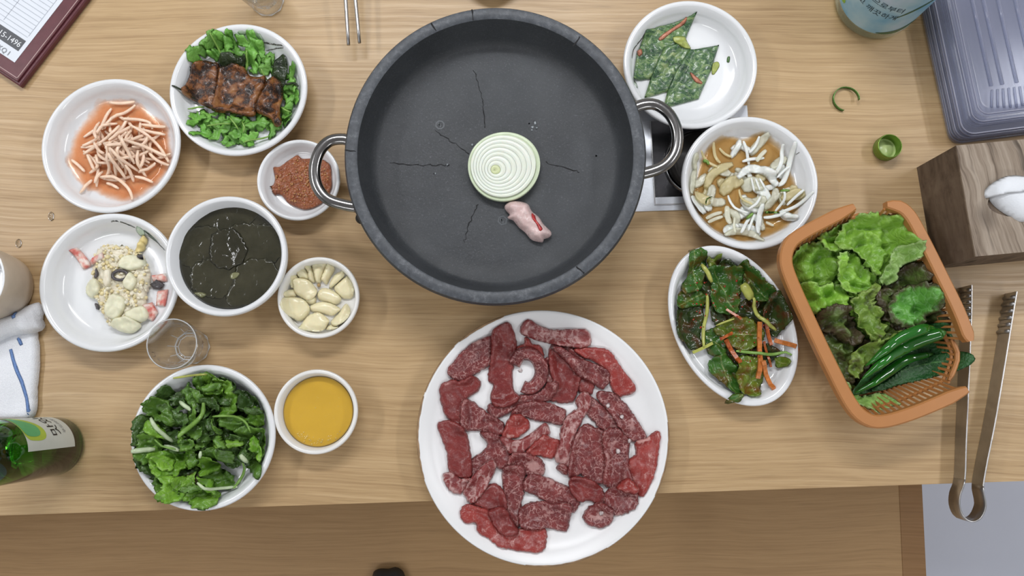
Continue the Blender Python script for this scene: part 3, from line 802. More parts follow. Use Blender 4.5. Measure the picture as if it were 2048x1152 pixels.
# ------------------------------------------------------------------ dishes
def dish(px, py, Rpx, H=.030, foot=.62, floor=.17, thick=.0055, name='side_dish', label='', mat='porcelain', sx=1, sy=1, rot=0.0, fl_r=.70, group=None, cat='dish', base_h=0.0):
    R = SZ(px, py, Rpx, H + base_h); c = PC(px, py, R, H + base_h)
    f = H * floor; z = base_h
    inner = [(R - .0005, H * .97), (R - thick * .35, H), (R - thick * .75, H), (R - thick * 1.15, H * .965), (R * .905 - thick * .6, H * .62), (R * (fl_r + .10), H * .30), (R * fl_r, f + H * .03), (R * fl_r * .8, f), (0, f)]
    outer = [(0, .0022), (R * foot - .004, .0022), (R * foot - .003, .0), (R * foot, .0), (R * foot + .001, .003), (R * (foot + .2), H * .22), (R * .95, H * .62), (R, H * .90)]
    V, F = lathe([(r, h + z) for r, h in outer + inner], c, 88, sx, sy, rot)
    root = empty(name, c, base_h, label, cat, group)
    mobj('dish_body', V, F, M[mat], root)
    rr = np.array([p[0] for p in inner][::-1]); zz = np.array([p[1] + z for p in inner][::-1])
    ca, sa = math.cos(-rot), math.sin(-rot)
    def base(X, Y):
        x, y = X - c[0], Y - c[1]; x, y = (x * ca - y * sa) / sx, (x * sa + y * ca) / sy
        r = np.hypot(x, y); return np.where(r > R, z, np.interp(r, rr, zz))
    return root, c, R, f + z, Hmap(c, R * max(sx, sy) + .02, base)
W = 'white dish'
dA, cA, RA, fA, hA = dish(220.5, 291, 139, label='white dish of orange pickled radish strips', name='radish_dish')
dB, cB, RB, fB, hB = dish(476, 179, 138, label='white leaf-print dish of grilled eel on parsley', name='eel_dish')
dC, cC, RC, fC, hC = dish(217.5, 565, 140.5, label='white dish of potato salad with crab stick pieces', name='potato_salad_dish')
dS, cS, RS, fS, hS = dish(451, 512, 122.5, H=.048, foot=.55, floor=.14, fl_r=.55, label='deep white bowl of dark seaweed soup', name='soup_bowl', cat='bowl')
dP, cP, RP, fP, hP = dish(596.5, 359.5, 83.5, H=.022, foot=.5, floor=.18, fl_r=.66, thick=.0038, label='small white saucer of reddish bean paste under the pan handle', name='paste_saucer', cat='saucer')
dG, cG, RG, fG, hG = dish(636, 595, 82.5, H=.030, foot=.6, floor=.30, fl_r=.80, thick=.004, label='small round white bowl full of peeled garlic cloves', name='garlic_bowl', cat='bowl', mat='cream_melamine')
dO, cO, RO, fO, hO = dish(631, 824, 84.5, H=.028, foot=.6, floor=.2, fl_r=.72, thick=.004, label='small round white bowl of golden sesame oil', name='oil_bowl', cat='bowl', mat='cream_melamine')
dV, cV, RV, fV, hV = dish(405.5, 876, 144.5, label='white dish heaped with dressed green salad leaves', name='salad_dish')
dJ, cJ, RJ, fJ, hJ = dish(1381, 128.5, 134.5, label='white dish with three green vegetable pancake diamonds', name='pancake_dish')
dN, cN, RN, fN, hN = dish(1500, 365.5, 137, label='white dish of sliced onion in soy dressing', name='onion_dish')
dK, cK, RK, fK, hK = dish(1466.5, 651, 145, H=.026, floor=.2, sx=1.17, sy=.815, rot=math.radians(-65), label='oval white dish of red-dressed kimchi greens and carrot', name='kimchi_dish', fl_r=.76)
# large plate
PHT = .024; RM = SZ(1085, 876, 252.5, PHT); cM = PC(1085.5, 876.5, RM, PHT)
dM = empty('beef_plate', cM, 0, 'large white plate of raw sliced beef overhanging the table edge', 'plate')
inn = [(RM, PHT * .96), (RM - .0010, PHT), (RM - .0035, PHT * .985), (RM * .90, PHT * .62), (RM * .80, PHT * .40), (RM * .72, .0075), (RM * .60, .0062), (0, .006)]
V, F = lathe([(0, .002), (RM * .55, .002), (RM * .56, 0), (RM * .60, 0), (RM * .62, .003), (RM * .80, .006), (RM * .97, PHT * .80)] + inn, cM, 128, wob=.006)
mobj('plate_body', V, F, M['melamine'], dM)
def rim_wear(a0, a1, w0, w1):
    V = []; F = []; n = max(4, int(abs(a1 - a0) / 2)); ins = []
    for i in range(n + 1):
        a = math.radians(a0 + (a1 - a0) * i / n); f = math.sin(PI * i / n) ** .6; wv = 1 + .006 * math.sin(3 * a + 1) * .5
        w = (w0 + (w1 - w0) * random.random()) * f + .0001
        for rr, zz in ((RM + .0004, PHT * .90), (RM + .0004, PHT * .965), (RM - .0008, PHT + .0004), (RM - .0008 - w, PHT + .0004 - w * .2)):
            V.append((cM[0] + rr * wv * math.cos(a), cM[1] + rr * wv * math.sin(a), zz))
    for i in range(n):
        for k in range(3): F.append((i * 4 + k, i * 4 + 4 + k, i * 4 + 5 + k, i * 4 + 1 + k))
    mobj('worn_rim', V, F, M['worn_rim'], dM)
rim_wear(108, 132, .0008, .0022); rim_wear(162, 200, .0006, .0018); rim_wear(-28, 6, .0003, .001); rim_wear(262, 300, .0003, .0008); rim_wear(135, 160, .0002, .0004)
irr = np.array([p[0] for p in inn][::-1]); izz = np.array([p[1] for p in inn][::-1])
hM = Hmap(cM, RM + .01, lambda X, Y: np.interp(np.hypot(X - cM[0], Y - cM[1]), irr, izz))
# leaf prints on dishes (thin glaze prints that follow the bowl)
def decal(px, H, hm, parent, mat='print_green', name='leaf_print', sp=.0025):
    return slab(name, PW(px, H), M[mat], hm, .0003, sp, edge=.0004, dil=0, blur=3, lift=.0004, parent=parent)
def dline(px, H, w, hm, parent, mat='print_stem', name='stem_print'):
    return slab(name, strip_poly(PW(px, H), w, .6), M[mat], hm, .0003, .0016, edge=.0004, dil=0, blur=3, lift=.0005, parent=parent, smooth_outline=False)
zB = Zm(320, 20, 3.839); zC = Zm(60, 410, 3.716)
for pl in ([(590, 185), (640, 165), (700, 200), (640, 210)], [(670, 165), (730, 155), (760, 185), (710, 205)], [(715, 210), (770, 195), (800, 240), (760, 245)], [(640, 300), (650, 240), (690, 215), (690, 280)]):
    decal(zB.px(pl), .016, hB, dB)
dline(zB.px([(740, 230), (850, 260), (960, 300), (1010, 330)]), .018, .0011, hB, dB)
dline(zB.px([(790, 285), (880, 290), (960, 310)]), .018, .0008, hB, dB)
decal(zC.px([(765, 180), (800, 160), (840, 185), (830, 215), (785, 215)]), .020, hC, dC)
decal(zC.px([(840, 190), (870, 200), (930, 265), (900, 250)]), .020, hC, dC)
dline(zC.px([(610, 130), (640, 122), (700, 135), (770, 165)]), .022, .0011, hC, dC)
dline(zC.px([(840, 210), (920, 265), (990, 335)]), .020, .0009, hC, dC)
zJ = Zm(1230, 0, 4.267)
decal(zJ.px([(150, 690), (180, 700), (200, 740), (175, 750)]), .012, hJ, dJ)
dline(zJ.px([(150, 490), (160, 420), (230, 320), (270, 260)]), .020, .0009, hJ, dJ)
zN = Zm(1340, 210, 3.84)
dline(zN.px([(960, 385), (1020, 360), (1075, 340)]), .018, .0009, hN, dN)

# ------------------------------------------------------------------ radish dish
zA = Zm(60, 140, 3.84)
HZA = fA + .004
slab('pickle_juice', zA.w([(300, 690), (320, 580), (360, 470), (440, 380), (530, 270), (640, 235), (800, 250), (900, 330), (1040, 420), (1065, 560), (1075, 700), (1010, 830), (900, 920), (790, 990), (650, 985), (520, 935), (400, 870), (340, 780)], HZA), M['orange_juice'], hA, .0012, .0022, edge=.006, lift=.0014, grow=.004, dil=0, blur=2,
     label='thin pool of orange pickling juice under the radish strips', cat='juice')
RAD = 'pale orange pickled radish strip tangled with its like in the orange juice'
rnd = random.Random(11)
traced = [[(610, 250), (700, 255), (805, 245)], [(810, 270), (720, 330), (630, 370), (580, 460)], [(570, 470), (580, 350), (620, 290)], [(745, 410), (680, 490), (640, 560)], [(720, 385), (830, 380), (910, 400), (935, 450)],
          [(800, 440), (900, 470), (1030, 490)], [(780, 430), (900, 500), (1000, 610), (1070, 710)], [(400, 580), (470, 550), (540, 530)], [(400, 640), (480, 600), (560, 575)], [(570, 595), (640, 580), (720, 575)],
          [(890, 505), (860, 560), (800, 600)], [(740, 560), (860, 580), (960, 620), (1030, 650)], [(440, 650), (470, 720), (500, 770)], [(320, 690), (370, 730), (420, 780)], [(630, 610), (600, 720), (510, 810)],
          [(650, 620), (720, 700), (790, 750)], [(730, 530), (750, 620), (770, 700)], [(820, 610), (810, 710), (840, 790)], [(840, 790), (900, 760), (960, 710)], [(540, 820), (660, 830), (740, 900), (790, 1000)],
          [(640, 660), (660, 730), (690, 810)], [(500, 560), (530, 620), (570, 640)], [(730, 730), (735, 780), (735, 825)], [(400, 950), (420, 890), (470, 840)], [(590, 870), (630, 880), (680, 910)], [(810, 820), (870, 830), (940, 860)],
          [(500, 500), (560, 430), (610, 410)], [(680, 420), (640, 480), (600, 530)], [(860, 420), (950, 430), (1040, 435)], [(500, 870), (520, 830), (560, 780)], [(860, 640), (850, 690), (830, 740)], [(520, 390), (500, 450), (530, 540)]]
for k in range(44):
    a0 = rnd.uniform(0, 2 * PI); rr = rnd.uniform(0, 230) ; x, y = 700 + rr * math.cos(a0) * 1.15, 620 + rr * math.sin(a0); th = rnd.uniform(0, PI); L = rnd.uniform(80, 165); cv = rnd.uniform(-.6, .6)
    traced.insert(k % 40, [(x - L * math.cos(th - cv), y - L * math.sin(th - cv)), (x, y), (x + L * math.cos(th + cv), y + L * math.sin(th + cv))])
for tr in traced:
    stick('radish_strip', fit(zA, tr, hA), .0020, M['radish'], hA, .8, 6, .004, label=RAD, cat='radish strip', group='pickled radish strips in the white dish', dil=1)

# ------------------------------------------------------------------ eel dish
HZB = fB + .006
PARS = 'small lobed green parsley leaf under and around the grilled eel'
def lobed(c, r, th, rnd, lobes=3):
    pts = []; n = 30
    for i in range(n):
        a = -PI + 2 * PI * i / n
        m = (.40 + .60 * abs(math.cos(a * lobes / 2)) ** .8) * (1 + .10 * math.sin(11 * a)) * (1.0 if abs(a) < 2.5 else .45)
        pts.append(c + r * m * np.array((math.cos(a + th), math.sin(a + th))))
    return np.array(pts)
ppos = [(300, 360), (430, 265), (470, 320), (540, 260), (600, 320), (690, 285), (730, 330), (790, 350), (840, 390), (750, 430), (700, 400), (990, 510), (990, 640), (1040, 690), (1000, 600), (950, 830), (330, 830), (390, 860), (340, 950), (470, 850), (560, 900), (620, 870), (700, 890), (800, 870), (520, 980), (580, 1010), (640, 960), (700, 1000), (860, 900), (450, 920), (520, 330), (640, 400), (840, 440), (980, 700), (560, 840), (380, 810), (750, 850), (300, 850), (960, 770)]
rnd = random.Random(5)
for (x, y) in ppos:
    c = zB.w([(x, y)], HZB)[0]
    slab('parsley_leaf', lobed(c, rnd.uniform(.0105, .0155), rnd.uniform(0, 6.28), rnd), M['parsley'], hB, .0005, .0022, edge=.0005, amp=.003, freq=110, crease=.002, dil=1, blur=2, label='small lobed green parsley leaf ' + ('at the blackened end of the eel row' if x > 930 else 'on the far side of the eel, under the leaf print' if y < 600 else 'on the bean paste side of the eel'),
         cat='herb leaf', group='parsley leaves ' + ('at the end of the eel' if x > 930 else 'on the far side of the eel' if y < 600 else 'on the near side of the eel'))
for tr in ([(440, 240), (460, 300), (480, 360)], [(690, 330), (670, 420), (650, 460)], [(370, 900), (460, 885), (550, 885)], [(650, 1020), (730, 990), (830, 965)], [(220, 765), (280, 740), (330, 735)], [(540, 830), (580, 880), (605, 920)], [(640, 870), (660, 910), (650, 950)], [(930, 750), (980, 780), (1010, 790)], [(775, 450), (790, 490), (810, 520)]):
    stick('parsley_stalk', zB.w(tr, HZB + .004), .0011, M['stem_green'], hB, .9, 6, .004, label='thin green parsley stem lying among the leaves around the eel', cat='herb stem', group='parsley stems under the eel')
for nm, pl, lab in (('charred_leaf', [(430, 400), (500, 345), (600, 350), (670, 365), (650, 430), (560, 430), (470, 420)], 'charred dark leaf behind the middle eel piece'),
                    ('charred_leaf', [(175, 640), (200, 560), (235, 440), (270, 490), (260, 560)], 'pointed dark leaf at the end of the eel nearest the radish dish'),
                    ('charred_leaf', [(860, 450), (915, 360), (970, 365), (978, 450), (950, 560), (900, 620), (850, 560)], 'rounded dark green leaf upright beside the small end piece of eel')):
    slab(nm, fit(zB, pl, hB), M['charred_leaf'], hB, .0007, .0025, amp=.004, freq=120, label=lab, cat='leaf', dil=1)
stick('charred_stalk', zB.w([(960, 570), (1030, 570), (1075, 605)], HZB + .006), .0016, M['charred_leaf'], hB, label='dark curled stem reaching over the rim of the eel dish', cat='stem')
stick('charred_stalk', zB.w([(130, 615), (180, 630), (230, 640)], HZB + .006), .0012, M['charred_leaf'], hB, label='short dark stem at the end of the eel facing the radish dish', cat='stem')
for pl, lab in (([(190, 655), (215, 560), (245, 480), (280, 420), (345, 385), (430, 395), (445, 430), (440, 540), (425, 670), (405, 745), (330, 730), (260, 690)], 'glazed grilled eel piece nearest the radish dish'),
                ([(445, 510), (460, 435), (560, 415), (645, 440), (680, 490), (760, 500), (805, 500), (795, 590), (750, 680), (728, 800), (640, 812), (540, 790), (400, 772), (420, 660)], 'largest glazed grilled eel piece in the middle of its dish'),
                ([(790, 590), (830, 510), (890, 510), (945, 590), (935, 700), (920, 800), (942, 880), (880, 890), (840, 830), (745, 785), (735, 700)], 'narrow glazed grilled eel piece with a blackened side')):
    slab('eel_piece', fit(zB, pl, hB, .006), M['eel'], hB, .0085, .002, edge=.005, amp=.0016, freq=140, fine=.0006, ffreq=500, label=lab, cat='grilled eel', group='grilled eel pieces', power=.5)

# ------------------------------------------------------------------ potato salad
HZC = fC + .006
mreg = zC.w([(470, 380), (520, 310), (620, 290), (740, 320), (830, 370), (870, 450), (890, 560), (860, 680), (860, 800), (800, 900), (700, 930), (600, 900), (510, 780), (480, 680), (450, 600), (460, 480)], HZC)
msal = slab('mashed_salad', mreg, M['mayo_crumb'], hC, .009, .0022, edge=.018, amp=.003, freq=170, fine=.0018, ffreq=420, jag=.003, dil=0, blur=2, label='mashed egg and potato mound in the dish beside the soup bowl', cat='potato salad')
def blobs(reg, n, r0, r1, hm, name, mat, seed, label=None, cat=None, parent=None, squash=.8):
    rnd = random.Random(seed); lo, hi = reg.min(0), reg.max(0); mb = MB()
    bm = bmesh.new(); bmesh.ops.create_icosphere(bm, subdivisions=1, radius=1); bv = np.array([v.co[:] for v in bm.verts]); bf = [tuple(v.index for v in f.verts) for f in bm.faces]; bm.free()
    k = 0
    while k < n:
        p = np.array((rnd.uniform(lo[0], hi[0]), rnd.uniform(lo[1], hi[1])))
        if not inside(reg, p[None])[0]: continue
        k += 1; r = rnd.uniform(r0, r1); z = hm.base(p[None], 0, 0)[0]
        sc = np.array((rnd.uniform(.7, 1.3), rnd.uniform(.7, 1.3), squash)) * r
        V = bv * sc * (1 + np.array([[rnd.uniform(-.12, .12)] for _ in bv])); a = rnd.uniform(0, 6.28); ca, sa = math.cos(a), math.sin(a)
        V = np.stack([V[:, 0] * ca - V[:, 1] * sa + p[0], V[:, 0] * sa + V[:, 1] * ca + p[1], V[:, 2] + z + r * .25], 1)
        mb.add(V, bf)
    o = mobj(name, mb.V, mb.F, M[mat], parent, True); o['kind'] = 'stuff'
    return tag(o, label, cat)
blobs(mreg, 190, .0012, .0028, hC, 'egg_crumbs', 'egg_crumb', 3, parent=msal)
blobs(mreg, 110, .0012, .0028, hC, 'mayonnaise_crumbs', 'mayo_crumb', 4, parent=msal)
chunks = [('crab_stick', 'crab_stick', [(305, 345), (345, 320), (430, 440), (375, 468)], 'pale crab stick piece apart from the potato salad mound'),
          ('crab_stick', 'crab_stick', [(430, 400), (540, 358), (555, 398), (440, 437)], 'pink crab stick piece at the edge of the mound, next to the lone pale one'),
          ('crab_stick', 'crab_stick', [(905, 525), (1000, 510), (1010, 560), (915, 570)], 'pink crab stick piece touching the rim beside the soup bowl'),
          ('crab_stick', 'crab_stick', [(945, 640), (1018, 630), (1000, 748), (932, 742)], 'red crab stick piece alone between the mound and the soup bowl'),
          ('crab_stick', 'crab_stick', [(845, 745), (895, 725), (940, 800), (905, 855), (862, 840)], 'red crab stick piece of the potato salad nearest the shot glass'),
          ('potato_cube', 'potato', [(600, 672), (690, 690), (690, 780), (620, 845), (550, 790)], 'large pale potato cube on the mound, on the side away from the leaf print'),
          ('potato_cube', 'potato', [(700, 385), (800, 378), (840, 440), (750, 482), (665, 450)], 'pale potato cube on the mound nearest the green leaf print'),
          ('potato_cube', 'potato', [(690, 590), (735, 505), (778, 560), (745, 625)], 'pale potato sliver at the middle of the mound'),
          ('potato_cube', 'potato', [(740, 785), (830, 755), (865, 820), (800, 862), (715, 825)], 'pale potato cube beside the crab stick nearest the shot glass'),
          ('potato_cube', 'potato', [(600, 880), (720, 835), (805, 890), (740, 945), (640, 925)], 'yellowish potato piece at the very end of the mound'),
          ('potato_cube', 'potato', [(425, 575), (500, 555), (525, 640), (455, 685), (405, 645)], 'yellow potato cube sticking out of the side of the mound'),
          ('potato_cube', 'mayo_crumb', [(550, 500), (595, 485), (592, 585), (548, 595)], 'thin pale sliver on the mound beside the dark ring'),
          ('dark_slice', 'dark_bit', [(480, 470), (492, 500), (490, 540), (472, 530)], 'thin dark slice on the side of the mound above the yellow potato cube'),
          ('dark_slice', 'dark_bit', [(472, 730), (500, 740), (508, 775), (480, 765)], 'dark slice on the mound beside the large potato cube'),
          ('dark_slice', 'dark_bit', [(785, 350), (810, 365), (828, 400), (805, 385)], 'thin dark slice on the mound beside the lone corn kernels'),
          ('dark_slice', 'dark_bit', [(895, 590), (940, 560), (985, 590), (960, 620), (910, 618)], 'grey dark slice between the two crab sticks by the soup bowl')]
for nm, mt, pl, lab in chunks:
    slab(nm, fit(zC, pl, hC, .003), M[mt], hC, .006 if nm == 'potato_cube' else .0045, .0018, edge=.002, amp=.0008, freq=250, grow=.0010, dil=0, blur=2, label=lab, cat=nm.split('_')[0] if nm != 'dark_slice' else 'vegetable slice', smooth_outline=nm == 'potato_cube')
rc = zC.w([(655, 518)], HZC + .012)[0]; rb = hC.base(rc[None], 2, 2)[0]
V, F = tube([(rc[0] + .0085 * math.cos(a), rc[1] + .0055 * math.sin(a), rb + .0015) for a in np.linspace(0, 2 * PI, 17)], .0018, 6); tag(mobj('dark_ring', V, F, M['dark_bit']), 'dark glossy ring slice on top of the potato salad', 'vegetable slice')
for (x, y), lab in (((832, 270), 'lone corn kernel beside the green leaf print'), ((815, 312), 'second lone corn kernel, nearer the salad mound')):
    p = zC.w([(x, y)], HZC)[0]
    slab('corn_kernel', [p + .0062 * np.array((math.cos(a) * .9, math.sin(a))) * (1 + .15 * math.sin(2 * a)) for a in np.arange(0, 6.2, .6)], M['corn'], hC, .0055, .0015, edge=.005, dil=0, blur=1, label=lab, cat='corn')

# ------------------------------------------------------------------ soup
zs = .031
rad_s = float(np.interp(zs, [.0, .0067, .0144, .0298, .0463], [RS * .5, RS * .55, RS * .65, RS * .905 - .0033, RS - .0063]))
V, F = lathe([(0, zs - .012), (rad_s * .75, zs - .012), (rad_s - .002, zs - .0015), (rad_s - .0005, zs + .0004), (rad_s - .003, zs), (0, zs)], cS, 72)
tag(mobj('seaweed_soup', V, F, M['seaweed_soup']), 'dark green broth filling the deep white bowl', 'soup')
hS2 = Hmap(cS, RS, zs - .0004)
zS = Zm(310, 380, 3.6)
for pl, lab in (([(215, 290), (330, 190), (410, 130), (460, 170), (560, 140), (700, 150), (640, 230), (480, 260), (350, 280), (260, 320)], 'dark seaweed frond folded against the rim of the soup bowl opposite the garlic'),
                ([(200, 380), (330, 300), (450, 330), (430, 450), (330, 520), (220, 500)], 'dark seaweed frond in the soup on the potato salad side'),
                ([(560, 320), (700, 280), (860, 320), (880, 450), (760, 520), (620, 480)], 'dark seaweed frond in the soup on the bean paste side'),
                ([(330, 560), (520, 520), (620, 600), (560, 700), (420, 740), (300, 680)], 'dark seaweed frond in the soup on the shot glass side'),
                ([(640, 560), (800, 540), (850, 640), (720, 760), (560, 800), (600, 680)], 'dark seaweed frond in the soup on the garlic side'),
                ([(450, 350), (560, 330), (620, 440), (560, 520), (450, 500)], 'dark seaweed frond at the middle of the soup')):
    slab('seaweed_frond', zS.w(pl, zs), M['seaweed'], hS2, .0005, .0022, edge=.006, bot=.02, lift=.0002, amp=.0006, freq=110, fine=.0002, ffreq=300, jag=.003, grow=.007, dil=0, blur=2, label=lab, cat='seaweed')
for pl, lab in (([(535, 610), (570, 590), (610, 600), (580, 635), (545, 640)], 'pale garlic shred floating in the seaweed soup'), ([(270, 740), (330, 735), (365, 750), (330, 775)], 'yellowish shred at the rim of the seaweed soup')):
    slab('garlic_shred', zS.w(pl, zs + .003), M['soup_broth'], hS2, .0008, .0018, amp=.0006, freq=300, dil=0, blur=1, label=lab, cat='garlic')
# ------------------------------------------------------------------ paste, garlic, oil
zP = Zm(500, 260, 5.758)
pst = slab('bean_paste', zP.w([(230, 655), (265, 630), (285, 560), (275, 440), (340, 420), (420, 360), (500, 310), (550, 290), (600, 325), (700, 325), (800, 330), (880, 370), (935, 430), (940, 560), (935, 680), (860, 810), (760, 880), (640, 915), (540, 890), (440, 840), (360, 750), (310, 740), (290, 750), (255, 710), (250, 670)], fP + .004), M['bean_paste'], hP, .0065, .0018, edge=.010, amp=.0018, freq=150, fine=.0009, ffreq=520, dil=0, blur=2,
    label='reddish brown seedy bean paste in the small saucer', cat='bean paste')
preg = zP.w([(300, 480), (450, 370), (560, 320), (850, 370), (920, 560), (820, 780), (640, 880), (430, 800), (300, 640)], fP + .005)
blobs(preg, 130, .0008, .0014, hP, 'paste_seeds', 'paste_seed', 8, parent=pst)
zG = Zm(540, 510, 6.779)
HZG = .022
gar = [([(160, 530), (190, 480), (290, 440), (315, 540), (200, 580)], 'small garlic clove half hidden at the soup bowl side of its bowl'),
       ([(450, 620), (520, 570), (610, 560), (605, 650), (520, 665)], 'small garlic clove end in the middle under the roundest clove'),
       ([(730, 1000), (800, 930), (900, 960), (985, 915), (920, 985), (830, 1012)], 'garlic clove lowest against the rim toward the oil bowl'),
       ([(800, 900), (900, 780), (1000, 650), (1060, 700), (1072, 820), (1000, 910), (880, 962)], 'large flat garlic clove against the rim facing the big beef plate'),
       ([(250, 240), (310, 225), (362, 300), (300, 410), (250, 420), (238, 330)], 'shaded garlic clove at the rim touching the soup bowl'),
       ([(350, 210), (420, 160), (480, 200), (495, 310), (385, 305), (352, 260)], 'rounded garlic clove at the rim between soup bowl and paste saucer'),
       ([(460, 150), (520, 125), (560, 170), (582, 280), (572, 355), (500, 330), (490, 220)], 'narrow upright garlic clove with a split tip at the rim'),
       ([(570, 130), (680, 110), (775, 108), (722, 200), (684, 300), (650, 365), (600, 355), (580, 250)], 'broad garlic clove with a brown root at the rim nearest the paste saucer'),
       ([(680, 310), (760, 140), (830, 130), (862, 180), (795, 290), (745, 385), (690, 345)], 'garlic clove with a pale ridge, second from the brown-rooted one'),
       ([(850, 440), (900, 370), (1000, 290), (1050, 290), (1110, 380), (1140, 490), (1090, 580), (980, 582), (900, 530)], 'wide flat garlic clove at the rim facing the stone pan'),
       ([(780, 442), (800, 350), (880, 240), (960, 212), (1005, 255), (960, 320), (880, 390), (800, 447)], 'shiny pointed garlic clove leaning on the wide flat one'),
       ([(625, 520), (670, 450), (740, 440), (850, 480), (962, 590), (880, 668), (780, 648), (660, 602)], 'plump garlic clove just off the middle of the bowl'),
       ([(518, 700), (600, 650), (680, 628), (800, 648), (900, 690), (948, 735), (880, 792), (820, 818), (720, 792), (560, 762)], 'garlic clove with two bright glints lying across the bowl'),
       ([(310, 340), (380, 308), (500, 330), (590, 420), (622, 490), (570, 580), (500, 612), (390, 572), (320, 500), (298, 420)], 'roundest large garlic clove on top of the bowl'),
       ([(85, 665), (180, 590), (320, 562), (440, 600), (512, 690), (502, 780), (380, 888), (260, 832), (140, 762)], 'largest smooth garlic clove lying over the rim by the soup bowl'),
       ([(388, 960), (420, 890), (510, 800), (620, 768), (700, 800), (782, 880), (760, 930), (720, 1000), (640, 1036), (540, 1032), (400, 1012)], 'creased garlic clove on the side toward the oil bowl')]
for k, (pl, lab) in enumerate(gar):
    poly = fit(zG, pl, hG, .006)
    slab('garlic_clove', poly, M['garlic'], hG, .0085, .0016, edge=.0075, amp=.0008, freq=90, dil=0, blur=4, power=.62, bot=.25, label=lab, cat='garlic', group='peeled garlic cloves')
p = zG.w([(632, 392)], HZG)[0]; z0 = hG.base(p[None], 1, 1)[0]
V, F = lathe([(0, 0.0), (.0022, .0), (.0018, .0012), (0, .0016)], p, 9); tag(mobj('garlic_root', [(a, b, c + z0) for a, b, c in V], F, M['garlic_root']), 'tiny brown garlic root end among the cloves', 'garlic')
zo = .0155; ro = float(np.interp(zo, [.0056, .0065, .0084, .0174, .027], [RO * .6, RO * .72, RO * .82, RO * .905 - .0024, RO - .0046])) - .0004
V, F = lathe([(0, fO + .0003), (RO * .55, fO + .0003), (ro - .004, zo - .004), (ro, zo + .0004), (ro - .002, zo), (0, zo)], cO, 72)
oil = tag(mobj('sesame_oil', V, F, M['sesame_oil']), 'golden sesame oil in the small bowl beside the green salad', 'oil')
hO2 = Hmap(cO, RO, zo - .0003)
breg = PW([(590, 868), (600, 862), (640, 876), (668, 868), (680, 862), (668, 884), (640, 892), (612, 886)], zo)
blobs(breg, 46, .0005, .0013, hO2, 'oil_bubbles', 'oil_bubble', 6, parent=oil, squash=.7)
blobs(PW([(580, 790), (690, 790), (690, 860), (590, 860)], zo), 22, .0003, .0007, hO2, 'oil_bubbles', 'oil_bubble', 9, parent=oil, squash=.6)

# ------------------------------------------------------------------ green salad
zV = Zm(240, 720, 3.716); HZV = fV + .014
rnd = random.Random(21)
def frond(c, L, w, th, rnd):
    pts = []; n = 12
    for sgn in (1, -1):
        rng = range(n + 1) if sgn == 1 else range(n - 1, 0, -1)
        for i in rng:
            f = i / n; ww = w * math.sin(PI * min(1, f * .92 + .06)) ** .8 * (1 + .22 * ((i % 2) - .5)); x = (f - .5) * L; y = sgn * ww / 2
            pts.append(c + np.array((x * math.cos(th) - y * math.sin(th), x * math.sin(th) + y * math.cos(th))))
    rib = np.array([c + (f - .5) * L * np.array((math.cos(th), math.sin(th))) for f in np.linspace(0, .95, 8)])
    return np.array(pts), rib
for k in range(34):
    rr = 430 * math.sqrt(rnd.random()); a = rnd.uniform(0, 6.28); x, y = 615 + rr * math.cos(a), 590 + rr * .95 * math.sin(a)
    if x < 330 and y < 480: continue
    c = fit(zV, [(x, y)], hV)[0]; pts, rib = frond(c, rnd.uniform(.030, .048), rnd.uniform(.014, .024), rnd.uniform(0, 6.28), rnd)
    slab('salad_leaf', pts, M[rnd.choice(['greens_dark', 'greens_mid', 'greens_dark'])], hV, .0006, .0028, amp=.005, freq=70, fine=.0014, ffreq=280, crease=.003, jag=.0015, jfreq=450, dil=1, blur=1, rib=rib, label='dark green dressed salad leaf in the lower layer of the heap', cat='salad leaf', group='lower leaves of the green salad')
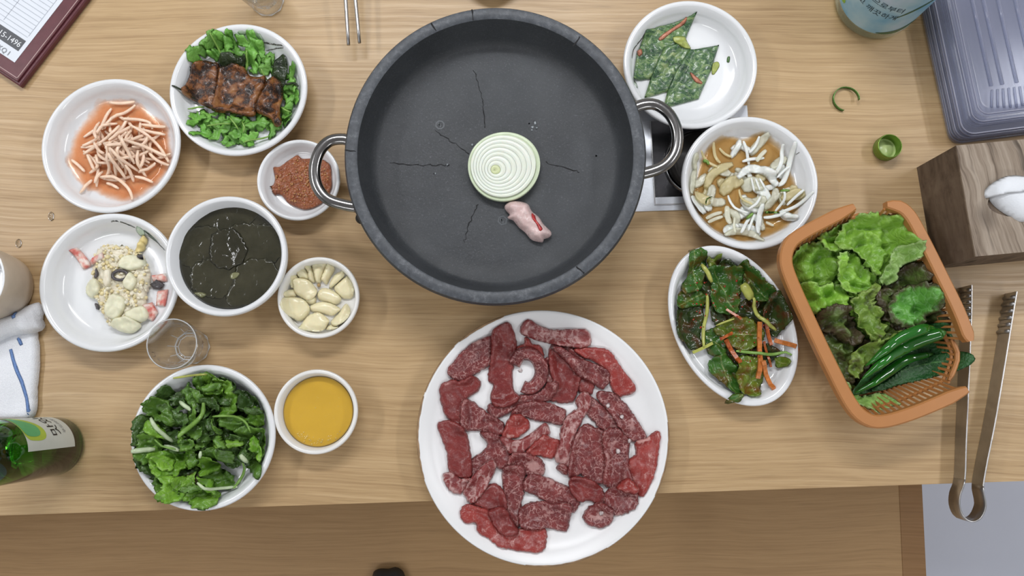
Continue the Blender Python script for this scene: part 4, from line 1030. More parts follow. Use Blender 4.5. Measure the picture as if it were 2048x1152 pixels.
SL = [('greens_mid', [(180, 570), (240, 555), (268, 660), (222, 745), (180, 765), (145, 680)], 'rounded salad leaf at the rim between the two pale stem ends'),
      ('greens_dark', [(730, 150), (800, 135), (862, 190), (855, 245), (780, 185)], 'dark curled salad leaf behind the bright crinkled one'),
      ('greens_dark', [(870, 235), (950, 250), (1045, 310), (1000, 375), (900, 365)], 'dark flat salad leaf at the rim near the oil bowl'),
      ('greens_dark', [(395, 285), (490, 225), (545, 262), (500, 345), (430, 335)], 'dark salad leaf crossed by a short pale stem'),
      ('greens_mid', [(590, 120), (640, 108), (652, 200), (600, 265), (555, 180)], 'narrow salad leaf at the rim beside the bright crinkled one'),
      ('greens_mid', [(760, 440), (850, 415), (945, 460), (955, 525), (850, 515)], 'salad leaf under the arching thin stem'),
      ('greens_mid', [(215, 345), (280, 285), (365, 305), (412, 370), (490, 430), (420, 470), (380, 495), (318, 462), (258, 422)], 'lobed green salad leaf above the long pale stem'),
      ('greens_bright', [(970, 360), (1042, 355), (1074, 430), (1035, 495), (968, 462)], 'small bright salad leaf at the rim nearest the oil bowl'),
      ('greens_mid', [(900, 520), (980, 498), (1065, 540), (1085, 640), (1035, 725), (950, 702), (888, 620)], 'broad green salad leaf low on the oil bowl side'),
      ('greens_dark', [(780, 660), (860, 555), (955, 600), (965, 705), (900, 765), (800, 805), (738, 732)], 'large dark leaf with a thin stem across it, in the salad'),
      ('greens_brown', [(465, 880), (560, 845), (628, 868), (572, 935), (505, 975), (455, 932)], 'brownish salad leaf near the table edge side'),
      ('greens_mid', [(645, 870), (720, 815), (805, 848), (838, 932), (765, 955), (688, 935)], 'folded green salad leaf beside the curved pale stem'),
      ('greens_bright', [(255, 705), (340, 675), (440, 698), (525, 665), (588, 720), (545, 795), (452, 815), (420, 885), (318, 872), (275, 790)], 'large bright frilled salad leaf below the pale stems'),
      ('greens_bright', [(305, 1035), (350, 930), (338, 868), (445, 880), (485, 960), (495, 1012), (422, 1045)], 'bright salad leaf hanging over the rim at the table edge'),
      ('greens_bright', [(505, 1000), (600, 955), (705, 978), (725, 1052), (662, 1095), (538, 1072)], 'glossy bright salad leaf lowest on the rim, beside the hanging one'),
      ('greens_mid', [(485, 590), (560, 565), (690, 600), (645, 645), (560, 668), (485, 645)], 'salad leaf just under the shiny leaf at the middle of the heap'),
      ('greens_dark', [(515, 530), (590, 445), (662, 415), (735, 428), (755, 490), (735, 575), (640, 595), (560, 575)], 'shiny wide salad leaf at the middle of the heap'),
      ('greens_mid', [(628, 690), (700, 655), (772, 598), (795, 640), (742, 715), (660, 725)], 'pointed salad leaf just off the middle of the heap'),
      ('greens_bright', [(598, 740), (682, 715), (705, 800), (642, 858), (605, 812)], 'small crumpled salad leaf between brown leaf and middle'),
      ('greens_mid', [(505, 165), (560, 225), (585, 330), (565, 440), (500, 565), (455, 585), (500, 480), (530, 380), (498, 260)], 'long narrow salad leaf running from the rim to the middle'),
      ('greens_bright', [(648, 95), (720, 145), (825, 178), (865, 260), (885, 340), (872, 395), (820, 405), (740, 372), (678, 332), (655, 240)], 'brightest crinkled salad leaf on the heap')]
for mt, pl, lab in SL:
    w = fit(zV, pl, hV, .003); c = w.mean(0); i = np.argmax(np.linalg.norm(w - c, axis=1)); rib = np.linspace(w[i], c + (c - w[i]) * .8, 8)
    slab('salad_leaf', w, M[mt], hV, .0006, .0019, grow=.0012, amp=.005, freq=75, fine=.0016, ffreq=300, crease=.004, cfreq=85, jag=.0022, jfreq=480, ruff=.005, rfreq=230, dil=1, blur=1, rib=rib, label=lab, cat='salad leaf', group='top leaves of the green salad')
rnd = random.Random(77)
for k in range(34):
    rr = 420 * math.sqrt(rnd.random()); a = rnd.uniform(0, 6.28); x, y = 620 + rr * math.cos(a), 600 + rr * .95 * math.sin(a)
    if (x < 380 and y < 480) or (x > 850 and y > 820): continue
    c = fit(zV, [(x, y)], hV, .002)[0]; pts, rib = frond(c, rnd.uniform(.018, .032), rnd.uniform(.008, .015), rnd.uniform(0, 6.28), rnd)
    slab('salad_leaf', pts, M[rnd.choice(['greens_dark', 'greens_mid', 'greens_mid', 'greens_bright'])], hV, .0005, .0020, amp=.003, freq=110, fine=.0014, ffreq=300, crease=.003, cfreq=120, jag=.0015, jfreq=520, dil=1, blur=1, rib=rib, label='small torn green leaf piece scattered over the dressed salad', cat='salad leaf', group='small leaf pieces on the green salad')
for tr, w, mt, lab in (([(238, 430), (300, 530), (362, 612)], .0024, 'stem_pale', 'longest pale stem lying across the green salad'), ([(120, 676), (180, 668), (248, 664)], .0028, 'stem_pale', 'pale stem end pointing at the rim toward the soju bottle'),
                   ([(328, 638), (390, 655), (442, 672)], .0024, 'stem_pale', 'short pale stem beside the longest one in the salad'), ([(598, 905), (680, 958), (830, 958)], .0017, 'stem_pale', 'curved pale stem near the table edge side of the salad'),
                   ([(602, 678), (590, 730)], .0020, 'stem_pale', 'short pale stem at the middle of the salad'), ([(902, 702), (942, 762)], .0026, 'stem_pale', 'stubby pale stem over the large dark leaf'),
                   ([(942, 760), (880, 880), (838, 955)], .0017, 'stem_green', 'thin green stem running on from the stubby pale one'), ([(715, 418), (850, 418), (930, 480), (948, 545)], .0013, 'stem_green', 'thin arching stem over the salad leaves'),
                   ([(438, 308), (532, 372)], .0023, 'stem_pale', 'pale stem crossing the dark leaf by the rim'), ([(388, 135), (520, 115), (655, 108)], .0013, 'stem_yellow', 'thin yellow-green stem along the rim below the shot glass'),
                   ([(612, 320), (590, 400), (540, 480), (465, 572)], .0026, 'stem_green', 'green stem of the long narrow salad leaf'), ([(268, 590), (300, 640), (400, 665)], .0012, 'stem_green', 'thin wiry stem among the pale ones in the salad')):
    stick('salad_stalk', fit(zV, tr, hV), w, M[mt], hV, .7, 7, .004, label=lab, cat='salad stem', dil=1)

# ------------------------------------------------------------------ pancakes
HZJ = fJ + .004
for pl, lab in (([(155, 680), (190, 460), (262, 268), (380, 215), (690, 125), (640, 250), (600, 355), (430, 560), (310, 650)], 'green pancake diamond with a long red chili strip'),
                ([(250, 835), (300, 680), (360, 520), (420, 400), (600, 350), (655, 405), (600, 560), (470, 765)], 'green pancake diamond lying in the middle of the three'),
                ([(415, 918), (450, 770), (510, 620), (640, 415), (895, 372), (830, 585), (720, 835)], 'dark green pancake diamond at the middle of the dish')):
    slab('pancake_diamond', fit(zJ, pl, hJ, .003), M['jeon'], hJ, .0042, .002, edge=.0022, amp=.0009, freq=200, fine=.0004, smooth_outline=False, dil=0, blur=3, label=lab, cat='pancake', group='green vegetable pancakes')
for nm, mt, pl, lab in (('chili_strip', 'jeon_red', [(375, 320), (430, 270), (560, 190), (605, 150), (600, 195), (500, 260), (400, 335)], 'long red chili strip on the pancake by the dish rim'), ('chili_strip', 'jeon_red', [(640, 620), (665, 625), (745, 695), (735, 715), (680, 690)], 'short red chili strip on the dark green pancake'),
                        ('chili_strip', 'jeon_red', [(190, 430), (225, 415), (238, 450), (205, 475)], 'red chili chip at the edge of the pancake by the pan side'), ('batter_scrap', 'jeon_yellow', [(835, 545), (880, 520), (895, 560), (850, 630), (828, 620)], 'yellow batter scrap at the tip of the dark green pancake'),
                        ('leaf_scrap', 'greens_dark', [(962, 482), (982, 482), (978, 528), (957, 525)], 'tiny dark leaf scrap alone on the white dish'), ('leaf_scrap', 'jeon_yellow', [(500, 310), (600, 310), (650, 380), (640, 410), (560, 400), (520, 370)], 'yellow-green leaf showing between the two upper pancakes')):
    slab(nm, fit(zJ, pl, hJ, .001), M[mt], hJ, .0009, .0016, edge=.001, dil=0, blur=1, label=lab, cat=nm.split('_')[0] if nm != 'leaf_scrap' else 'leaf')

# ------------------------------------------------------------------ sliced onion in dressing
HZN = fN + .004
slab('soy_dressing', zN.w([(180, 690), (220, 560), (250, 420), (330, 300), (450, 250), (560, 270), (680, 235), (770, 280), (850, 360), (900, 470), (960, 620), (975, 730), (940, 850), (850, 950), (720, 1010), (560, 1050), (420, 1000), (280, 910), (200, 810)], HZN), M['soy_juice'], hN, .0013, .0022, edge=.006, lift=.0014, grow=.003, dil=0, blur=2, label='thin brown soy dressing pool under the sliced onion', cat='dressing')
rnd = random.Random(31)
EXTRA = []
for k in range(34):
    a0 = rnd.uniform(0, 6.28); rr = 390 * math.sqrt(rnd.random()); x, y = 590 + rr * math.cos(a0), 640 + rr * .92 * math.sin(a0); th = rnd.uniform(0, 6.28); L = rnd.uniform(55, 110); cv = rnd.uniform(-.6, .6)
    EXTRA.append(([(x - L * math.cos(th - cv), y - L * math.sin(th - cv)), (x, y), (x + L * math.cos(th + cv), y + L * math.sin(th + cv))], rnd.uniform(40, 90), rnd.choice((0, 0, 1, 2, 2))))
ON = 'white curved onion slice soaking among its like in the soy dressing'
OS = [([(300, 520), (380, 490), (460, 540)], 80, 2), ([(560, 640), (640, 600), (720, 640)], 110, 2), ([(400, 680), (470, 600), (560, 580)], 100, 1), ([(560, 720), (640, 750), (740, 720)], 90, 2), ([(720, 800), (800, 720), (820, 630)], 60, 2),
      ([(160, 690), (180, 560), (205, 480)], 50, 2), ([(200, 660), (250, 720), (320, 740)], 80, 1), ([(270, 640), (320, 540), (400, 480), (490, 445)], 70, 1), ([(300, 755), (360, 742), (435, 740)], 70, 2),
      ([(220, 380), (190, 430), (205, 490)], 55, 2), ([(470, 400), (515, 330), (540, 265)], 50, 0), ([(560, 280), (590, 360), (612, 455)], 25, 0), ([(610, 365), (660, 310), (682, 245)], 22, 0), ([(555, 435), (640, 415), (725, 405)], 26, 0),
      ([(330, 295), (350, 380), (385, 445)], 25, 1), ([(230, 365), (300, 430), (365, 475)], 22, 1), ([(740, 345), (690, 395), (665, 435)], 34, 2), ([(862, 310), (855, 420), (810, 520), (735, 495)], 32, 0), ([(930, 310), (922, 440), (885, 575), (835, 612)], 42, 0),
      ([(1022, 655), (965, 705), (905, 765)], 22, 0), ([(1072, 685), (990, 762), (900, 805), (815, 835)], 26, 0), ([(868, 645), (872, 730), (815, 812)], 20, 0), ([(722, 862), (820, 850), (885, 828)], 26, 0), ([(875, 850), (920, 845), (978, 868)], 48, 0),
      ([(415, 1000), (520, 965), (640, 985), (715, 1045)], 50, 2), ([(268, 880), (340, 838), (405, 820)], 30, 2), ([(280, 912), (350, 872), (412, 850)], 28, 2), ([(440, 775), (440, 850), (460, 915)], 44, 2), ([(540, 985), (590, 900), (635, 845)], 26, 0), ([(600, 965), (635, 880), (650, 840)], 20, 0),
      ([(450, 690), (500, 790), (595, 832)], 20, 0), ([(735, 900), (800, 925)], 22, 2), ([(520, 560), (600, 490), (700, 488), (785, 540), (822, 625)], 72, 0), ([(682, 985), (690, 860), (712, 755)], 50, 0), ([(622, 560), (650, 660)], 16, 0), ([(660, 565), (690, 655)], 16, 0), ([(690, 560), (728, 640)], 16, 0),
      ([(700, 700), (660, 760), (600, 800)], 20, 0), ([(540, 640), (560, 720), (620, 770)], 18, 1), ([(820, 560), (880, 500), (920, 470)], 18, 0), ([(500, 860), (490, 930), (500, 980)], 18, 2), ([(380, 330), (420, 370), (470, 400)], 22, 1)]
for path, w, k in EXTRA + OS:
    mt = M[('onion_white', 'onion_soaked', 'onion_clear')[k]]
    if w < 46:
        stick('onion_sliver', fit(zN, path, hN), zN.mm(w) * .52, mt, hN, .38, 8, .0025, label=ON, cat='onion slice', group='sliced onion in the soy dressing', dil=2, lift=.0004); continue
    pl = strip_poly(fit(zN, path, hN), zN.mm(w), .45)
    slab('onion_sliver', pl, mt, hN, .0020, .0020, edge=.0014, amp=.0012, freq=60, dil=1, blur=2, lift=.0005, smooth_outline=False, label=ON, cat='onion slice', group='sliced onion in the soy dressing')
GR = 'green scallion shred among the dressed onion'
for path, w in (([(255, 425), (290, 435), (300, 455)], 26), ([(730, 825), (780, 818), (840, 828)], 18), ([(850, 655), (920, 655)], 22), ([(590, 870), (640, 830)], 24), ([(278, 760), (285, 720), (330, 700)], 10)):
    slab('scallion_shred', strip_poly(fit(zN, path, hN), zN.mm(w), .6), M['stem_green'], hN, .0010, .0018, dil=1, blur=2, smooth_outline=False, label=GR, cat='scallion', group='scallion shreds in the onion dish')

# ------------------------------------------------------------------ kimchi greens
zK = Zm(1320, 480, 3.387); HZK = fK + .009
KL = [('kimchi_dark', [(380, 700), (480, 675), (600, 700), (725, 715), (800, 765), (705, 838), (560, 868), (435, 822)], 'dark stewed leaf in the lowest layer under the carrot sticks'),
      ('kimchi_dark', [(250, 255), (340, 245), (360, 340), (335, 445), (255, 425)], 'dark stewed leaf in the gap behind the shiny wide one'),
      ('kimchi_dark', [(350, 445), (440, 465), (540, 435), (620, 395), (705, 430), (705, 525), (600, 565), (480, 590), (375, 565)], 'dark stewed leaf across the middle of the oval dish'),
      ('kimchi_green', [(300, 640), (400, 610), (440, 700), (400, 790), (340, 760)], 'green stewed leaf between the two crossing carrot ends'),
      ('kimchi_dark', [(105, 580), (118, 470), (190, 448), (285, 470), (285, 560), (270, 650), (285, 715), (215, 735), (150, 695), (108, 640)], 'dark folded leaf over the rim facing the stone pan'),
      ('kimchi_green', [(118, 452), (130, 378), (182, 338), (270, 358), (305, 400), (292, 435), (200, 448)], 'flat green leaf with a red chili speck at the rim'),
      ('kimchi_green', [(212, 72), (282, 85), (315, 160), (292, 262), (262, 332), (180, 352), (162, 312), (200, 240), (188, 150)], 'upright green leaf topmost at the end by the onion dish'),
      ('kimchi_olive', [(320, 130), (352, 142), (392, 122), (402, 152), (370, 195), (340, 182)], 'tiny two-lobed leaf at the end by the onion dish'),
      ('kimchi_dark', [(402, 165), (440, 145), (482, 170), (495, 200), (420, 196)], 'tiny rolled dark leaf beside the two-lobed one'),
      ('kimchi_green', [(528, 195), (570, 150), (590, 190), (632, 220), (692, 290), (758, 352), (738, 405), (650, 402), (600, 335), (548, 280)], 'long dark green leaf along the rim facing the lettuce basket'),
      ('kimchi_green', [(318, 212), (350, 188), (450, 192), (545, 208), (555, 300), (535, 400), (512, 485), (440, 495), (378, 472), (348, 400), (352, 290)], 'widest shiny green leaf in the oval dish'),
      ('kimchi_dark', [(728, 388), (790, 372), (855, 420), (880, 490), (832, 575), (792, 645), (738, 602), (698, 500)], 'round dark leaf hanging over the rim toward the lettuce basket'),
      ('kimchi_olive', [(368, 602), (440, 558), (520, 525), (622, 555), (708, 640), (642, 705), (580, 742), (498, 722), (458, 662), (398, 642)], 'olive leaf in front of the yellow stem'),
      ('kimchi_green', [(342, 832), (420, 775), (482, 828), (522, 900), (545, 980), (512, 1055), (470, 1002), (398, 932), (348, 892)], 'green leaf pointing at the end away from the onion dish'),
      ('kimchi_olive', [(528, 820), (600, 788), (685, 830), (705, 900), (685, 990), (642, 1048), (588, 1042), (538, 1002)], 'reddish olive leaf beside the two hanging carrot sticks'),
      ('kimchi_green', [(478, 1058), (545, 1048), (532, 1085), (480, 1098)], 'leaf tip sticking over the lowest rim of the oval dish'),
      ('kimchi_olive', [(780, 812), (820, 798), (842, 840), (802, 858)], 'small lone leaf scrap under the thin stem end')]
for mt, pl, lab in KL:
    w = fit(zK, pl, hK, .003); c = w.mean(0); i = np.argmax(np.linalg.norm(w - c, axis=1)); rib = np.linspace(w[i], c + (c - w[i]) * .8, 8)
    slab('kimchi_leaf', w, M[mt], hK, .0007, .0020, grow=.0018, amp=.0050, freq=70, fine=.0012, ffreq=260, crease=.003, cfreq=75, jag=.0016, ruff=.003, rfreq=180, dil=1, blur=2, rib=rib, label=lab, cat='kimchi leaf', group='red-dressed kimchi leaves')
KS = [('carrot_stick', 'carrot', [(670, 555), (668, 740), (662, 935)], 40, 'longest carrot stick running down the oval dish'), ('carrot_stick', 'carrot_sauced', [(445, 678), (490, 750), (535, 825)], 38, 'brownish carrot stick slanting at the middle of the oval dish'),
      ('carrot_stick', 'carrot', [(778, 680), (850, 710), (928, 748)], 40, 'carrot stick poking over the rim toward the lettuce basket'), ('carrot_stick', 'carrot', [(690, 820), (725, 910), (768, 1005)], 38, 'carrot stick lying on bare white below the longest one'),
      ('carrot_stick', 'carrot_sauced', [(712, 540), (735, 630), (758, 712)], 32, 'carrot stick under the round hanging leaf'), ('carrot_stick', 'carrot_sauced', [(700, 690), (725, 780), (752, 858)], 22, 'thin carrot stick beside the longest one'),
      ('carrot_stick', 'carrot_sauced', [(408, 672), (450, 648), (492, 628)], 26, 'short carrot stick above the slanting brownish one'), ('carrot_stick', 'stem_yellow', [(222, 762), (290, 732), (355, 698)], 28, 'brown-edged stalk poking out on the pan side of the oval dish'),
      ('carrot_stick', 'carrot_sauced', [(455, 468), (495, 500), (545, 535)], 22, 'thin orange shred on the widest shiny leaf'),
      ('kimchi_stalk', 'stem_yellow', [(555, 300), (585, 345), (612, 405)], 70, 'stubby pale bulb of the yellow-green stem'), ('kimchi_stalk', 'stem_yellow', [(622, 395), (658, 500), (722, 560), (795, 608)], 28, 'bent yellow-green stem from the pale bulb'),
      ('kimchi_stalk', 'stem_yellow', [(310, 370), (322, 480), (300, 600), (295, 722)], 26, 'long yellow stem on the pan side of the oval dish'), ('kimchi_stalk', 'stem_green', [(515, 752), (640, 765), (760, 775), (850, 760), (875, 780)], 22, 'thin green stem lying across the carrot sticks'),
      ('kimchi_stalk', 'stem_yellow', [(282, 165), (320, 225), (352, 285)], 32, 'yellow stem of the topmost upright leaf'), ('kimchi_stalk', 'stem_yellow', [(385, 578), (440, 555), (500, 535)], 14, 'thin yellow stem beside the olive leaf')]
for nm, mt, pl, w, lab in KS:
    stick(nm, fit(zK, pl, hK), zK.mm(w) / 2, M[mt], hK, .75, 4 if nm == 'carrot_stick' else 7, .005, taper=nm != 'carrot_stick', square=nm == 'carrot_stick', label=lab, cat='carrot stick' if mt.startswith('carrot') else 'kimchi stem', dil=1)
rg = zK.w([(170, 300), (330, 250), (550, 280), (750, 450), (760, 700), (600, 850), (400, 800), (200, 500)], HZK)
blobs(rg, 70, .0005, .0012, hK, 'chili_flakes', 'chili_flake', 12, 'red chili flakes sprinkled over the kimchi greens', 'chili flakes', squash=.4)

# ------------------------------------------------------------------ beef
zM = Zm(820, 610, 2.1736); HZM = .010
BF = [('meat_marbled', [(640, 175), (685, 172), (765, 250), (742, 272), (690, 232), (648, 202)], 'thin purple slice half hidden under the dark diagonal one'),
      ('meat_red', [(460, 190), (500, 170), (505, 142), (532, 170), (572, 190), (574, 238), (540, 240), (478, 222)], 'bright red slice behind the C-shaped curl'),
      ('meat_striped', [(590, 240), (612, 235), (622, 300), (640, 345), (600, 350), (585, 300)], 'pinkish fatty sliver between the C-shaped curl and the square slice'),
      ('meat_plain', [(735, 305), (792, 330), (798, 352), (785, 388), (735, 372)], 'small slice end peeping out below the dark diagonal slice'),
      ('meat_red', [(718, 192), (790, 188), (850, 198), (882, 225), (922, 285), (977, 367), (905, 393), (870, 330), (852, 290), (800, 240), (758, 225)], 'bright red striped slice nearest the oval kimchi dish'),
      ('meat_plain', [(612, 182), (652, 180), (702, 230), (742, 282), (728, 355), (705, 418), (608, 407), (622, 330), (608, 270)], 'broad square slice under the dark diagonal one'),
      ('meat_marbled', [(618, 185), (662, 190), (722, 230), (792, 255), (862, 295), (842, 362), (790, 330), (730, 300), (690, 255), (650, 215)], 'dark diagonal slice lying over the broad square one'),
      ('meat_striped', [(485, 95), (515, 70), (560, 93), (622, 112), (690, 110), (768, 115), (782, 165), (750, 180), (690, 177), (640, 170), (560, 150), (515, 132), (487, 122)], 'long slice lying topmost, near the stone pan, by itself'),
      ('meat_marbled', [(168, 285), (205, 238), (245, 193), (300, 158), (355, 140), (378, 165), (358, 208), (350, 252), (320, 272), (270, 307), (225, 335), (188, 320)], 'thick slice slanting toward the oil bowl'),
      ('meat_marbled', [(345, 435), (400, 430), (470, 400), (560, 380), (602, 340), (642, 345), (622, 392), (580, 422), (480, 442), (410, 477), (370, 492), (343, 480)], 'flat slice passing beneath the upright thick one'),
      ('meat_plain', [(360, 125), (385, 98), (425, 83), (442, 105), (458, 160), (452, 220), (442, 300), (447, 370), (472, 400), (440, 432), (375, 440), (353, 400), (365, 350), (343, 315), (353, 250), (360, 180)], 'upright thick slice with a smooth plain side'),
      ('meat_plain', [(138, 355), (170, 333), (230, 333), (270, 310), (302, 335), (292, 370), (250, 400), (240, 430), (235, 480), (232, 542), (175, 500), (143, 440), (136, 390)], 'hooked slice at the rim toward the oil bowl'),
      ('meat_marbled', [(232, 420), (265, 420), (330, 470), (402, 515), (397, 562), (330, 572), (300, 542), (230, 542), (222, 480)], 'marbled slice running inward from the hooked one'),
      ('meat_marbled', [(438, 492), (470, 440), (530, 423), (600, 430), (642, 445), (674, 465), (664, 517), (600, 507), (540, 497), (500, 487), (450, 512)], 'slice with a bright end just above the glossy red lump'),
      ('meat_marbled', [(308, 560), (350, 558), (402, 580), (432, 620), (432, 690), (400, 712), (350, 692), (330, 722), (268, 752), (253, 690), (320, 640), (340, 600)], 'knotted marbled slice at the crossing left of the middle'),
      ('meat_red', [(413, 545), (430, 498), (470, 478), (512, 505), (517, 532), (480, 567), (430, 582), (403, 570)], 'glossy red lump in the middle of the plate'),
      ('meat_plain', [(126, 520), (180, 508), (230, 538), (252, 610), (264, 742), (200, 747), (173, 720), (163, 640), (143, 580)], 'long narrow slice along the rim facing the salad dish'),
      ('meat_striped', [(148, 745), (180, 728), (215, 760), (262, 760), (242, 802), (200, 818), (168, 792)], 'small pale-edged slice end below the long rim slice'),
      ('meat_striped', [(398, 575), (450, 592), (500, 582), (550, 545), (590, 518), (604, 560), (560, 588), (520, 622), (470, 648), (425, 632)], 'curled slice with a fat edge right of the glossy lump'),
      ('meat_red', [(508, 642), (550, 595), (585, 568), (620, 585), (654, 600), (642, 652), (600, 665), (560, 652), (520, 665)], 'small red slice with a wavy edge at the curl end'),
      ('meat_marbled', [(428, 692), (450, 648), (510, 648), (572, 680), (577, 738), (530, 748), (470, 718)], 'short marbled slice under the curled fat-edged one'),
      ('meat_marbled', [(406, 715), (440, 700), (492, 708), (494, 800), (480, 870), (482, 930), (450, 988), (423, 985), (413, 900), (408, 800)], 'upright marbled slice ending on the bottom slice'),
      ('meat_plain', [(263, 862), (300, 828), (340, 788), (382, 788), (412, 830), (420, 882), (390, 908), (340, 892), (300, 872)], 'smooth red-brown slice under the white-striped one'),
      ('meat_striped', [(243, 802), (300, 718), (352, 678), (372, 700), (340, 772), (300, 832), (265, 858), (242, 832)], 'slice with broad white fat stripes'),
      ('meat_red', [(223, 905), (245, 873), (300, 883), (352, 905), (370, 930), (400, 990), (450, 985), (577, 970), (577, 1062), (480, 1062), (400, 1047), (350, 1012), (300, 982), (285, 942), (245, 942)], 'wide pale-red slice lowest on the plate'),
      ('meat_plain', [(345, 900), (410, 885), (440, 940), (470, 985), (430, 1000), (390, 985), (360, 940)], 'smooth reddish slice lying on the lowest wide one'),
      ('meat_marbled', [(498, 797), (525, 738), (590, 753), (650, 778), (712, 810), (737, 850), (710, 898), (660, 877), (600, 862), (560, 832)], 'marbled slice with a big fat patch, below the middle'),
      ('meat_marbled', [(478, 890), (560, 858), (620, 868), (697, 868), (692, 930), (677, 980), (600, 967), (530, 972), (485, 957)], 'heavily marbled rectangular slice near the lower rim'),
      ('meat_marbled', [(772, 400), (810, 418), (870, 468), (912, 530), (902, 562), (840, 547), (800, 502), (768, 465)], 'dark slice branching from the long curved one'),
      ('meat_striped', [(633, 662), (655, 600), (663, 530), (693, 480), (735, 450), (723, 420), (750, 383), (777, 390), (782, 430), (747, 500), (722, 560), (707, 622), (692, 702), (655, 692)], 'long curved slice right of the middle'),
      ('meat_marbled', [(823, 380), (880, 388), (940, 438), (982, 500), (1022, 572), (1000, 592), (950, 582), (910, 532), (870, 467), (820, 405)], 'long marbled slice with white fat dots by the rim'),
      ('meat_marbled', [(643, 710), (665, 693), (692, 720), (680, 738)], 'tiny beef scrap at the foot of the long curved slice'),
      ('meat_marbled', [(690, 742), (703, 640), (718, 580), (760, 522), (802, 535), (842, 555), (852, 600), (852, 700), (842, 768), (780, 772), (745, 732), (720, 748)], 'widest marbled slice with a small hole of white showing'),
      ('meat_red', [(985, 600), (1030, 583), (1077, 553), (1072, 640), (1052, 742), (1008, 825), (973, 802), (938, 762), (948, 690), (990, 650)], 'pointed red slice at the rim facing the tongs'),
      ('meat_marbled', [(840, 562), (890, 538), (932, 570), (952, 600), (947, 700), (962, 760), (930, 802), (880, 802), (843, 770), (853, 680)], 'grainy marbled slice overlapping the widest one'),
      ('meat_plain', [(698, 757), (745, 753), (800, 773), (852, 830), (878, 872), (850, 888), (790, 852), (740, 852), (703, 812)], 'triangular folded slice below the widest one'),
      ('meat_marbled', [(848, 842), (880, 800), (960, 798), (988, 830), (972, 882), (900, 913), (863, 892)], 'rounded slice near the lower rim below the red pointed one'),
      ('meat_marbled', [(758, 917), (790, 878), (830, 863), (877, 890), (872, 942), (820, 965), (773, 947)], 'small lump slice with a white fat cube on it'),
      ('meat_red', [(903, 792), (950, 758), (992, 802), (960, 818), (920, 803)], 'little red fold between the grainy and the pointed slices')]
for mt, pl, lab in BF:
    slab('beef_slice', fit(zM, pl, hM, .003), M[mt], hM, .0048, .0020, edge=.0026, amp=.0024, freq=95, fine=.0006, ffreq=420, jag=.0014, jfreq=330, grow=.0015, dil=1, blur=3, power=.5, label='raw beef: ' + lab, cat='beef slice', group='raw beef slices on the large plate')
cc = crom([(452, 262), (478, 218), (522, 214), (556, 240), (572, 288), (556, 335), (520, 362), (478, 348)], 8, False)
slab('beef_slice', strip_poly(zM.w(cc[::3], HZM), zM.mm(58), .9), M['meat_marbled'], hM, .0055, .0021, edge=.004, amp=.002, freq=95, fine=.0006, smooth_outline=False, dil=1, blur=3, label='raw beef: slice curled into a C shape', cat='beef slice', group='raw beef slices on the large plate')
for (x, y), lab in (((480, 285), 'white fat flake inside the C-shaped curl'), ((862, 437), 'white fat dot on the dark branching slice'), ((922, 485), 'white fat dot on the long marbled slice by the rim'), ((832, 905), 'white fat cube on the small lump slice'), ((955, 590), 'white fat bit between the grainy slice and the red pointed one'), ((905, 635), 'white fat flake on the grainy slice')):
    s = 13; pp = [(x + s * math.cos(a) * random.uniform(.6, 1.1), y + s * math.sin(a) * random.uniform(.6, 1.1)) for a in np.arange(0, 6.2, 1.05)]
    slab('fat_flake', fit(zM, pp, hM, .001), M['fat_white'], hM, .0014, .0012, edge=.0012, dil=1, blur=1, label=lab, cat='fat flake', smooth_outline=False)

# ------------------------------------------------------------------ lettuce basket
BZ = .062
rimA = PW([(1775, 409), (1800, 412), (1822, 430), (1850, 480), (1888, 556), (1920, 622), (1943, 682)], BZ)
rimB = PW([(1936, 779), (1880, 805), (1820, 829), (1768, 843), (1735, 838), (1704, 808), (1662, 728), (1620, 640), (1585, 562), (1573, 522), (1580, 490), (1602, 469), (1655, 440), (1710, 413)], BZ)
gap1 = PW([(1710, 413), (1742, 404), (1775, 409)], BZ)      # dip of the grip on the far side
gap2 = PW([(1943, 682), (1957, 722), (1936, 779)], BZ)
bc = (rimA.mean(0) * 7 + rimB.mean(0) * 14) / 21
bk = empty('lettuce_basket', bc, 0, 'orange-brown plastic basket of lettuce with two grip gaps in its rim', 'basket')
def band(path, w, z0, z1, name, parent, mat, close=False):
    p = crom(path, .006, close); n = len(p); V = []; F = []
    for i in range(n):
        t = p[(i + 1) % n if close else min(i + 1, n - 1)] - p[(i - 1) % n if close else max(i - 1, 0)]; t /= np.linalg.norm(t); nr = np.array((-t[1], t[0]))
        f = i / (n - 1); ww = w * (1 if close else min(1, .55 + 8 * f, .55 + 8 * (1 - f)))
        b = .0016
        for a, z in ((ww / 2, z0), (ww / 2, z1 - b), (ww / 2 - b, z1), (-ww / 2 + b, z1), (-ww / 2, z1 - b), (-ww / 2, z0)):
            q = p[i] + nr * a; V.append((q[0], q[1], z))
    m = n if close else n - 1
    for i in range(m):
        j = (i + 1) % n
        for k in range(6): kk = (k + 1) % 6; F.append((i * 6 + kk, i * 6 + k, j * 6 + k, j * 6 + kk))
    if not close: F += [tuple(range(6)), tuple((n - 1) * 6 + k for k in range(6))[::-1]]
    return mobj(name, V, F, M[mat], parent, False)
band(rimA, .0135, BZ - .011, BZ, 'rim', bk, 'tan_plastic'); band(rimB, .0140, BZ - .011, BZ, 'rim', bk, 'tan_plastic')
full = np.vstack([crom(rimA, .004, False), crom(gap2, .004, False)[1:-1], crom(rimB, .004, False), crom(gap1, .004, False)[1:-1]])
isgap = np.concatenate([np.zeros(len(crom(rimA, .004, False)), bool), np.ones(len(crom(gap2, .004, False)) - 2, bool), np.zeros(len(crom(rimB, .004, False)), bool), np.ones(len(crom(gap1, .004, False)) - 2, bool)])
def shr(p, k): return bc + (p - bc) * k
KF = .80
